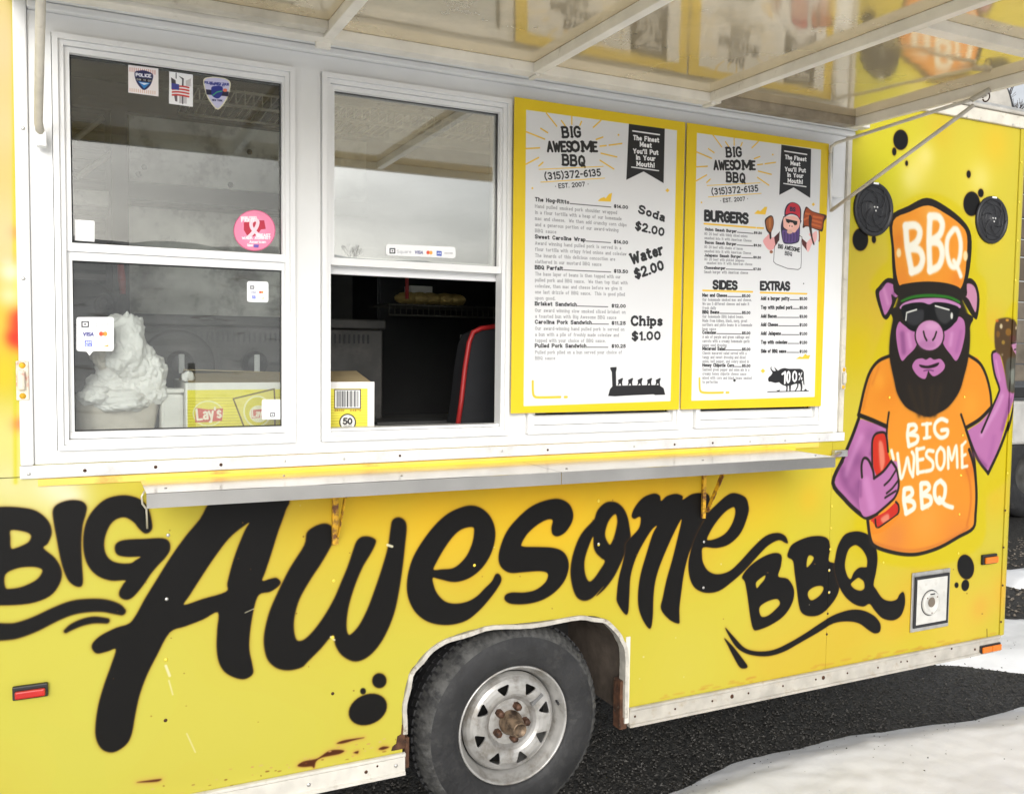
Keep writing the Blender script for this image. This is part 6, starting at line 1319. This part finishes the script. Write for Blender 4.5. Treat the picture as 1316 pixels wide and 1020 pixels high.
# round dark pot lids leaning behind the bag
for i, (px, py, r_, lab) in enumerate(((110, 400, .10, "dark round pan behind the payment sticker, at the left window edge"), (228, 470, .13, "big grey round lid leaning behind the paper bag"))):
    yb = .62+.165*i; c = on_y(px, py, yb); o = lathe_y("pan", float(c[0]), float(c[2]), [(r_, yb), (r_*.97, yb-.01), (r_*.9, yb-.012), (0, yb-.014)], M_gr if i else M_black, None, 40)
    tag(o, lab, "pan")

M_nap.node_tree.nodes["Principled BSDF"].inputs["Subsurface Weight"].default_value = .35; M_nap.node_tree.nodes["Principled BSDF"].inputs["Subsurface Radius"].default_value = (.02, .02, .02)
# paper bag with crumpled napkins
bc = on_y(150, 500, .17); bx, bz0 = float(bc[0]), 1.346
BG = thing("paper_bag", "open pale paper bag on the counter stuffed with crumpled white paper", "paper bag", (bx, .19, bz0))
bm = bmesh.new(); rings = []
for j in range(14):
    t = j/13; z = bz0+.13*t; rings.append([])
    for k in range(40):
        a = 2*math.pi*k/40; n = noise.noise(Vector((math.cos(a)*2.2, math.sin(a)*2.2, z*9)))
        rx, ry = .098+.022*t, .055+.018*t
        s = 1+.10*n+.04*noise.noise(Vector((a*5, z*40, 2)))
        zz = z+(.018*noise.noise(Vector((a*3, 1, 1))) if j == 13 else 0)
        rings[-1].append(bm.verts.new((bx+rx*s*(abs(math.cos(a))**.6)*math.copysign(1, math.cos(a)), .19+ry*s*(abs(math.sin(a))**.6)*math.copysign(1, math.sin(a)), zz)))
for A, Bq in zip(rings, rings[1:]):
    for k in range(40): j = (k+1) % 40; bm.faces.new((A[k], A[j], Bq[j], Bq[k]))
bm.faces.new(rings[0][::-1])
from_bm("bag", bm, M_paper, BG, smooth=True)
def crumple(name, c, s, seed, m, parent, amp=.28):
    bm = bmesh.new(); bmesh.ops.create_icosphere(bm, subdivisions=5, radius=1)
    for v in bm.verts:
        p = v.co.copy(); q = p*1.5+Vector((seed*3.1, seed*1.7, 0))
        d = amp*noise.noise(q)+amp*.8*(abs(noise.noise(q*2.1))-.2)+amp*.45*(abs(noise.noise(q*4.3))-.2)+amp*.2*(abs(noise.noise(q*9))-.2)
        p *= 1+d; v.co = Vector((c[0]+p.x*s[0], c[1]+p.y*s[1], c[2]+p.z*s[2]))
    return from_bm(name, bm, m, parent, smooth=True)
for i, (px, py, rx, rz_) in enumerate(((166, 440, .050, .075), (178, 470, .060, .060), (140, 498, .060, .040), (160, 455, .050, .060), (192, 500, .050, .050), (150, 475, .055, .050), (122, 508, .045, .028), (130, 452, .030, .045), (172, 500, .065, .042), (155, 516, .070, .030), (195, 478, .040, .050), (150, 420, .030, .035))):
    y_ = .13+.025*(i % 3); c = on_y(px, py, y_); crumple("crumpled_paper", (float(c[0]), y_, float(c[2])), (rx, .045, rz_), i, M_nap if i != 7 else M_paper, BG, .27)
# chips carton
CB = thing("chips_carton", "yellow and white chips carton standing on the counter across two windows", "carton", ((CX0+CX1)/2, .3, 1.346))
prism_y("carton_front", [(CX0, 1.347), (CX1, 1.347), (CX1, CZ1), (CX0, CZ1)], YC, YC+.003, M_carton, CB, uv=ct)
M_cw = mat("white_cardboard", (.72, .70, .66), .7, var=.05)
bm = bmesh.new(); add_box(bm, CX0-.001, CX0+.002, YC+.0035, YC+.33, 1.347, CZ1-.001); add_box(bm, CX1-.002, CX1+.001, YC+.0035, YC+.33, 1.347, CZ1-.001); add_box(bm, CX0+.003, CX1-.003, YC+.327, YC+.33, 1.347, CZ1); from_bm("carton_side", bm, M_cw, CB)
bm = bmesh.new()
add_hexa(bm, [(CX0+.01, YC+.004, CZ1), (CX1-.01, YC+.004, CZ1), (CX1-.01, YC+.004, CZ1-.003), (CX0+.01, YC+.004, CZ1-.003)], [(CX0+.01, YC+.17, CZ1+.022), (CX1-.01, YC+.17, CZ1+.03), (CX1-.01, YC+.17, CZ1+.027), (CX0+.01, YC+.17, CZ1+.019)])
add_hexa(bm, [(CX0+.012, YC+.325, CZ1-.002), (CX1-.012, YC+.325, CZ1-.002), (CX1-.012, YC+.325, CZ1-.005), (CX0+.012, YC+.325, CZ1-.005)], [(CX0+.012, YC+.175, CZ1+.035), (CX1-.012, YC+.175, CZ1+.018), (CX1-.012, YC+.175, CZ1+.015), (CX0+.012, YC+.175, CZ1+.032)])
bmesh.ops.recalc_face_normals(bm, faces=bm.faces); from_bm("carton_flap", bm, M_card, CB)
# napkin lump and cap on the carton's left
c = on_y(242, 484, .15); o = crumple("paper_scrap", (float(c[0]), .15, float(c[2])), (.018, .012, .016), 22, M_nap, None); tag(o, "small crumpled white paper scrap on the left corner of the chips carton", "paper scrap")
c = on_y(222, 520, .16); o = box("white_canister", float(c[0])-.035, float(c[0])+.03, .14, .21, 1.346, 1.346+.13, M_cw, None, bev=.012); tag(o, "white canister between the paper bag and the chips carton", "canister")
box("canister_lid", float(c[0])-.036, float(c[0])+.031, .139, .211, 1.477, 1.49, M_cw, o, bev=.004)

# dark end of the kitchen behind the open window
def bigbox(px, y0, y1, m, name, label, cat, bev=.004):
    R = [on_y(x, y, y0) for x, y in px]; x0, x1 = min(r[0] for r in R), max(r[0] for r in R); z0, z1 = min(r[2] for r in R), max(r[2] for r in R)
    return tag(box(name, float(x0), float(x1), y0, y1, float(z0), float(z1), m, None, bev=bev), label, cat)
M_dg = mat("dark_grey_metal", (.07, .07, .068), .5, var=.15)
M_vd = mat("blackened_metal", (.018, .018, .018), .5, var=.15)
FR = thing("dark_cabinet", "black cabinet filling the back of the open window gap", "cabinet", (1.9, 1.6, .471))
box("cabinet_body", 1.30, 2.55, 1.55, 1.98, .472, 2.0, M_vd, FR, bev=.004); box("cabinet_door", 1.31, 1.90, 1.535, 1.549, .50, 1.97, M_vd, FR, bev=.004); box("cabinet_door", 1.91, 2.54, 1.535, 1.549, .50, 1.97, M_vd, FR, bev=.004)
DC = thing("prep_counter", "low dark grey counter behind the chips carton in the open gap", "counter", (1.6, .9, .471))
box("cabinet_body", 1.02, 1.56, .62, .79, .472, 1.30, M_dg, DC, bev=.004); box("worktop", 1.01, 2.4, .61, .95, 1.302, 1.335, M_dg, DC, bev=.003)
# wire shelf with bread
s = on_y(575, 395, 1.2); WS = wire_rack(float(on_y(500, 395, 1.1)[0]), float(on_y(650, 400, 1.1)[0])+.2, 1.10, 1.40, float(s[2]), "dark wire shelf high up in the open window gap", 30, M_wire=M_wire2)
BR = thing("bread_bag", "yellow bread bag lying on the wire shelf", "bread bag", tuple(float(v) for v in on_y(550, 388, 1.2)))
for i, px in enumerate((522, 538, 554, 570, 584)):
    c = on_y(px, 387, 1.2); crumple("bread_roll", (float(c[0]), 1.2, float(s[2])+.035), (.05, .06, .028), 30+i, mat("bread_crust", (.42, .30, .10), .6) if i == 0 else bpy.data.materials["bread_crust"], BR, .12)
tag(box("white_box", float(on_y(527, 380, 1.3)[0]), float(on_y(556, 380, 1.3)[0]), 1.3, 1.38, float(s[2])+.006, float(s[2])+.10, M_cw, None, bev=.003), "small white box behind the bread bag", "box")
tag(tube("red_handle", [on_y(523, 352, 1.05), on_y(523, 384, 1.05)], .008, bpy.data.materials["red_handle"], None), "red handle hanging in front of the white box", "handle")
# black case with red edge
pts = [(586.5, 553), (591, 515), (596, 470), (601, 440), (606, 427), (616, 422), (645, 418), (645, 553)]
y0 = .30; R = [on_y(x, y, y0) for x, y in pts]
RC = thing("black_case", "black padded case with a red edge at the right of the open gap", "case", tuple(float(v) for v in on_y(615, 553, y0)))
ring_ = [(float(r[0]), float(r[2])) for r in R]; ring_[0] = (ring_[0][0], 1.346); ring_[-1] = (ring_[-1][0], 1.346)
o = prism_y("case_body", [(x+.012, z-.008 if z > 1.35 else z) for x, z in ring_], y0, y0+.12, mat("black_cloth", (.012, .013, .016), .7), RC)
tube("red_edge", [(x+.004, y0-.004, z) for x, z in ring_[:-1]], .009, mat("red_trim", (.42, .02, .02), .45), RC)
tag(tube("steel_tube", [on_y(594, 430, .45), on_y(592, 498, .45)], .008, M_inox, None), "thin upright steel tube left of the black case", "tube")
# grey unit right end of griddle seen in the gap
# strips seen below the menus
# ================================================================== MENU BOARDS
for i, (a, b, m, t, lab) in enumerate(((MX[0], MX[1], M_menu1, m1, "left menu board with sandwiches and prices, yellow border"), (MX[2], MX[3], M_menu2, m2, "right menu board with burgers, sides, extras and a bearded man, yellow border"))):
    B = thing("menu_board", lab, "menu board", ((a+b)/2, YB, (MZ0+MZ1)/2), group="menu boards beside the windows")
    prism_y("menu_sheet", [(a, MZ0), (b, MZ0), (b, MZ1), (a, MZ1)], YB, YB+.004, m, B, uv=t)
    box("backing_batten", a+.04, b-.04, YB+.0045, -.018, MZ1-.08, MZ1-.04, M_white, B); box("backing_batten", a+.04, b-.04, YB+.0045, -.018, MZ0+.04, MZ0+.08, M_white, B)

# ================================================================== BEHIND THE TRAILER
ST = thing("plank_truck", "old plank sided truck bed parked behind the right end of the trailer", "truck", (9.0, 4.6, 0))
tx0, tx1, ty = 7.0, 12.5, 3.0
def tplank(x0, x1, z0, z1, m, i): return box("plank", x0, x1, ty, ty+.04, z0, z1, m, ST, bev=.006)
z = 1.36; i = 0
while z < 3.35:
    h = .17+.03*((i*7) % 3); tplank(tx0, tx1, z, z+h-.012, M_wood2 if z < 2.1 else M_wood, i); z += h; i += 1
for x in np.arange(tx0+.05, tx1, .75): box("stake", x, x+.09, ty-.05, ty-.002, 1.3, 3.5, M_wood, ST, bev=.005)
box("bed_rail", tx0-.02, tx1, ty-.06, ty+.3, 1.20, 1.30, M_vd, ST, bev=.01)
box("side_skirt", tx0, tx1, ty-.03, ty+.1, .74, 1.17, mat("pale_grey_truck_paint", (.50, .49, .46), .4, var=.1), ST, bev=.03)
for wx in (7.55, 8.45, 11.6):
    Wt = lathe_y("truck_wheel", wx, .44, [(.2, ty+.02), (.36, ty-.0), (.43, ty+.03), (.44, ty+.10), (.44, ty+.25), (.40, ty+.28)], M_rub, ST, 40); lathe_y("rim", wx, .44, [(.2, ty+.03), (.19, ty+.08), (.05, ty+.09), (0, ty+.06)], M_gr, Wt, 24)

def bare_tree(name, base, h, seed, label, group=None, r0=.12, depth=6, spread=.55):
    R = random.Random(seed); t = thing(name, label, "tree", tuple(base), group)
    segs = []
    def br(p, d, l, r, k):
        q = p+d*l; segs.append((p, q, r, r*.72))
        if k == 0: return
        for _ in range(2 if k > 3 else 3):
            v = Vector((R.uniform(-1, 1), R.uniform(-1, 1), R.uniform(-.35, .8))); nd = (d+v*spread).normalized()
            br(q, nd, l*R.uniform(.62, .86), r*.62, k-1)
    b = Vector(base); tr = [b, b+Vector((.04*h, 0, h*.18)), b+Vector((.02*h, .03*h, h*.36))]
    tube("trunk", tr, [r0*1.2, r0, r0*.8], M_bark, t, 8)
    for _ in range(3): br(tr[-1], Vector((R.uniform(-.4, .4), R.uniform(-.4, .4), 1)).normalized(), h*.17, r0*.6, depth)
    V = []; Fq = []
    for p, q, ra, rb in segs:
        d = (q-p).normalized(); a = d.orthogonal().normalized(); c = d.cross(a); i0 = len(V)
        for P0, rr0 in ((p, ra), (q, rb)):
            for k in range(3): V.append(P0+(a*math.cos(2.094*k)+c*math.sin(2.094*k))*max(rr0, .004))
        for k in range(3): j = (k+1) % 3; Fq.append((i0+k, i0+j, i0+3+j, i0+3+k))
    me = bpy.data.meshes.new("crown"); me.from_pydata([tuple(v) for v in V], [], Fq); link_mesh("crown", me, M_bark, t)
    return t
bare_tree("bare_tree", (17.0, 9.5, 0), 8.0, 11, "bare tree whose twigs show against the sky above the right end of the trailer", r0=.14)

# ================================================================== SEEN ONLY AS REFLECTIONS
M_sn2 = mat("snowy_slope", (.92, .92, .92), .8, var=.1, vscale=.35, dirt=(.16, .13, .10), dscale=.8, dth=(.56, .70))
def hill(X, Y):
    d = -Y-11
    return -.05+7.5*sst(0, 55, d)*(1+.25*(fbm(X, Y, 14., 4)-.5)*2)+(fbm(X, Y, 3., 6)-.5)*.5*sst(0, 6, d)
o = height_grid("snowy_hill", np.arange(-70, 110, 1.2), np.arange(-90, -10.5, 1.2), hill, M_sn2); tag(o, kind='structure')
rt = random.Random(5)
tb = None
for i in range(14):
    x = rt.uniform(-20, 14) if i % 2 else rt.uniform(46, 100); y = rt.uniform(-75, -34); z = float(hill(np.array([[x]]), np.array([[y]]))[0, 0])
    if tb is None: tb = bare_tree("bare_tree", (x, y, z), 6.5, 3, "bare tree on the snowy hill, mirrored in the windows", "bare trees on the snowy hill", r0=.12, depth=5)
    else:
        c = tb.copy(); COL.objects.link(c); c.location = (x, y, z); c.rotation_euler = (0, 0, i*1.7); c.scale = [rt.uniform(.8, 1.3)]*3
        for ch in list(tb.children):
            d = ch.copy(); COL.objects.link(d); d.parent = c
M_post = mat("dark_fence_post", (.08, .07, .06), .8)
p0 = None
for i in range(16):
    x = -6+i*2.6; y = -13.0-i*.35; z = float(hill(np.array([[x]]), np.array([[y]]))[0, 0])
    if p0 is None:
        bm = bmesh.new(); add_box(bm, -.06, .06, -.06, .06, -.1, 1.25, .01); p0 = from_bm("fence_post", bm, M_post)
        c = p0
    else: c = p0.copy(); COL.objects.link(c)
    c.location = (x, y, z); tag(c, "dark wooden post along the foot of the snowy hill", "fence post", "posts along the foot of the hill")
# pale van parked across the yard, mirrored in the raised window
V = thing("parked_van", "pale van with an orange light bar mirrored in the raised window", "van", (9.5, -9.0, 0))
Mv = mat("pale_van_paint", (.55, .56, .57), .3, coat=.5)
bm = bmesh.new(); pr = [(-2.4, .35), (2.5, .35), (2.55, 1.0), (1.75, 1.15), (1.15, 1.95), (-2.3, 2.0), (-2.45, 1.2)]
add_hexa(bm, [(9.5+x, -9.9, z) for x, z in pr], [(9.5+x, -8.1, z) for x, z in pr]); bmesh.ops.recalc_face_normals(bm, faces=bm.faces); bmesh.ops.bevel(bm, geom=list(bm.edges), offset=.08, segments=3, affect='EDGES')
from_bm("van_body", bm, Mv, V)
for a, b in ((-1.9, -.7), (-.55, .55), (.7, 1.2)): box("window", 9.5+a, 9.5+b, -8.098, -8.07, 1.25, 1.8, M_vd, V, bev=.01)
for x in (-1.5, 1.6): lathe_y("van_wheel", 9.5+x, .34, [(0, -8.06), (.2, -8.06), (.33, -8.09), (.34, -8.2), (.34, -8.3)], M_rub, V, 32)
box("light_bar", 9.5-.9, 9.5+.1, -9.2, -8.8, 2.0, 2.14, mat("orange_light_bar", (.8, .16, .02), .3), V, bev=.03)
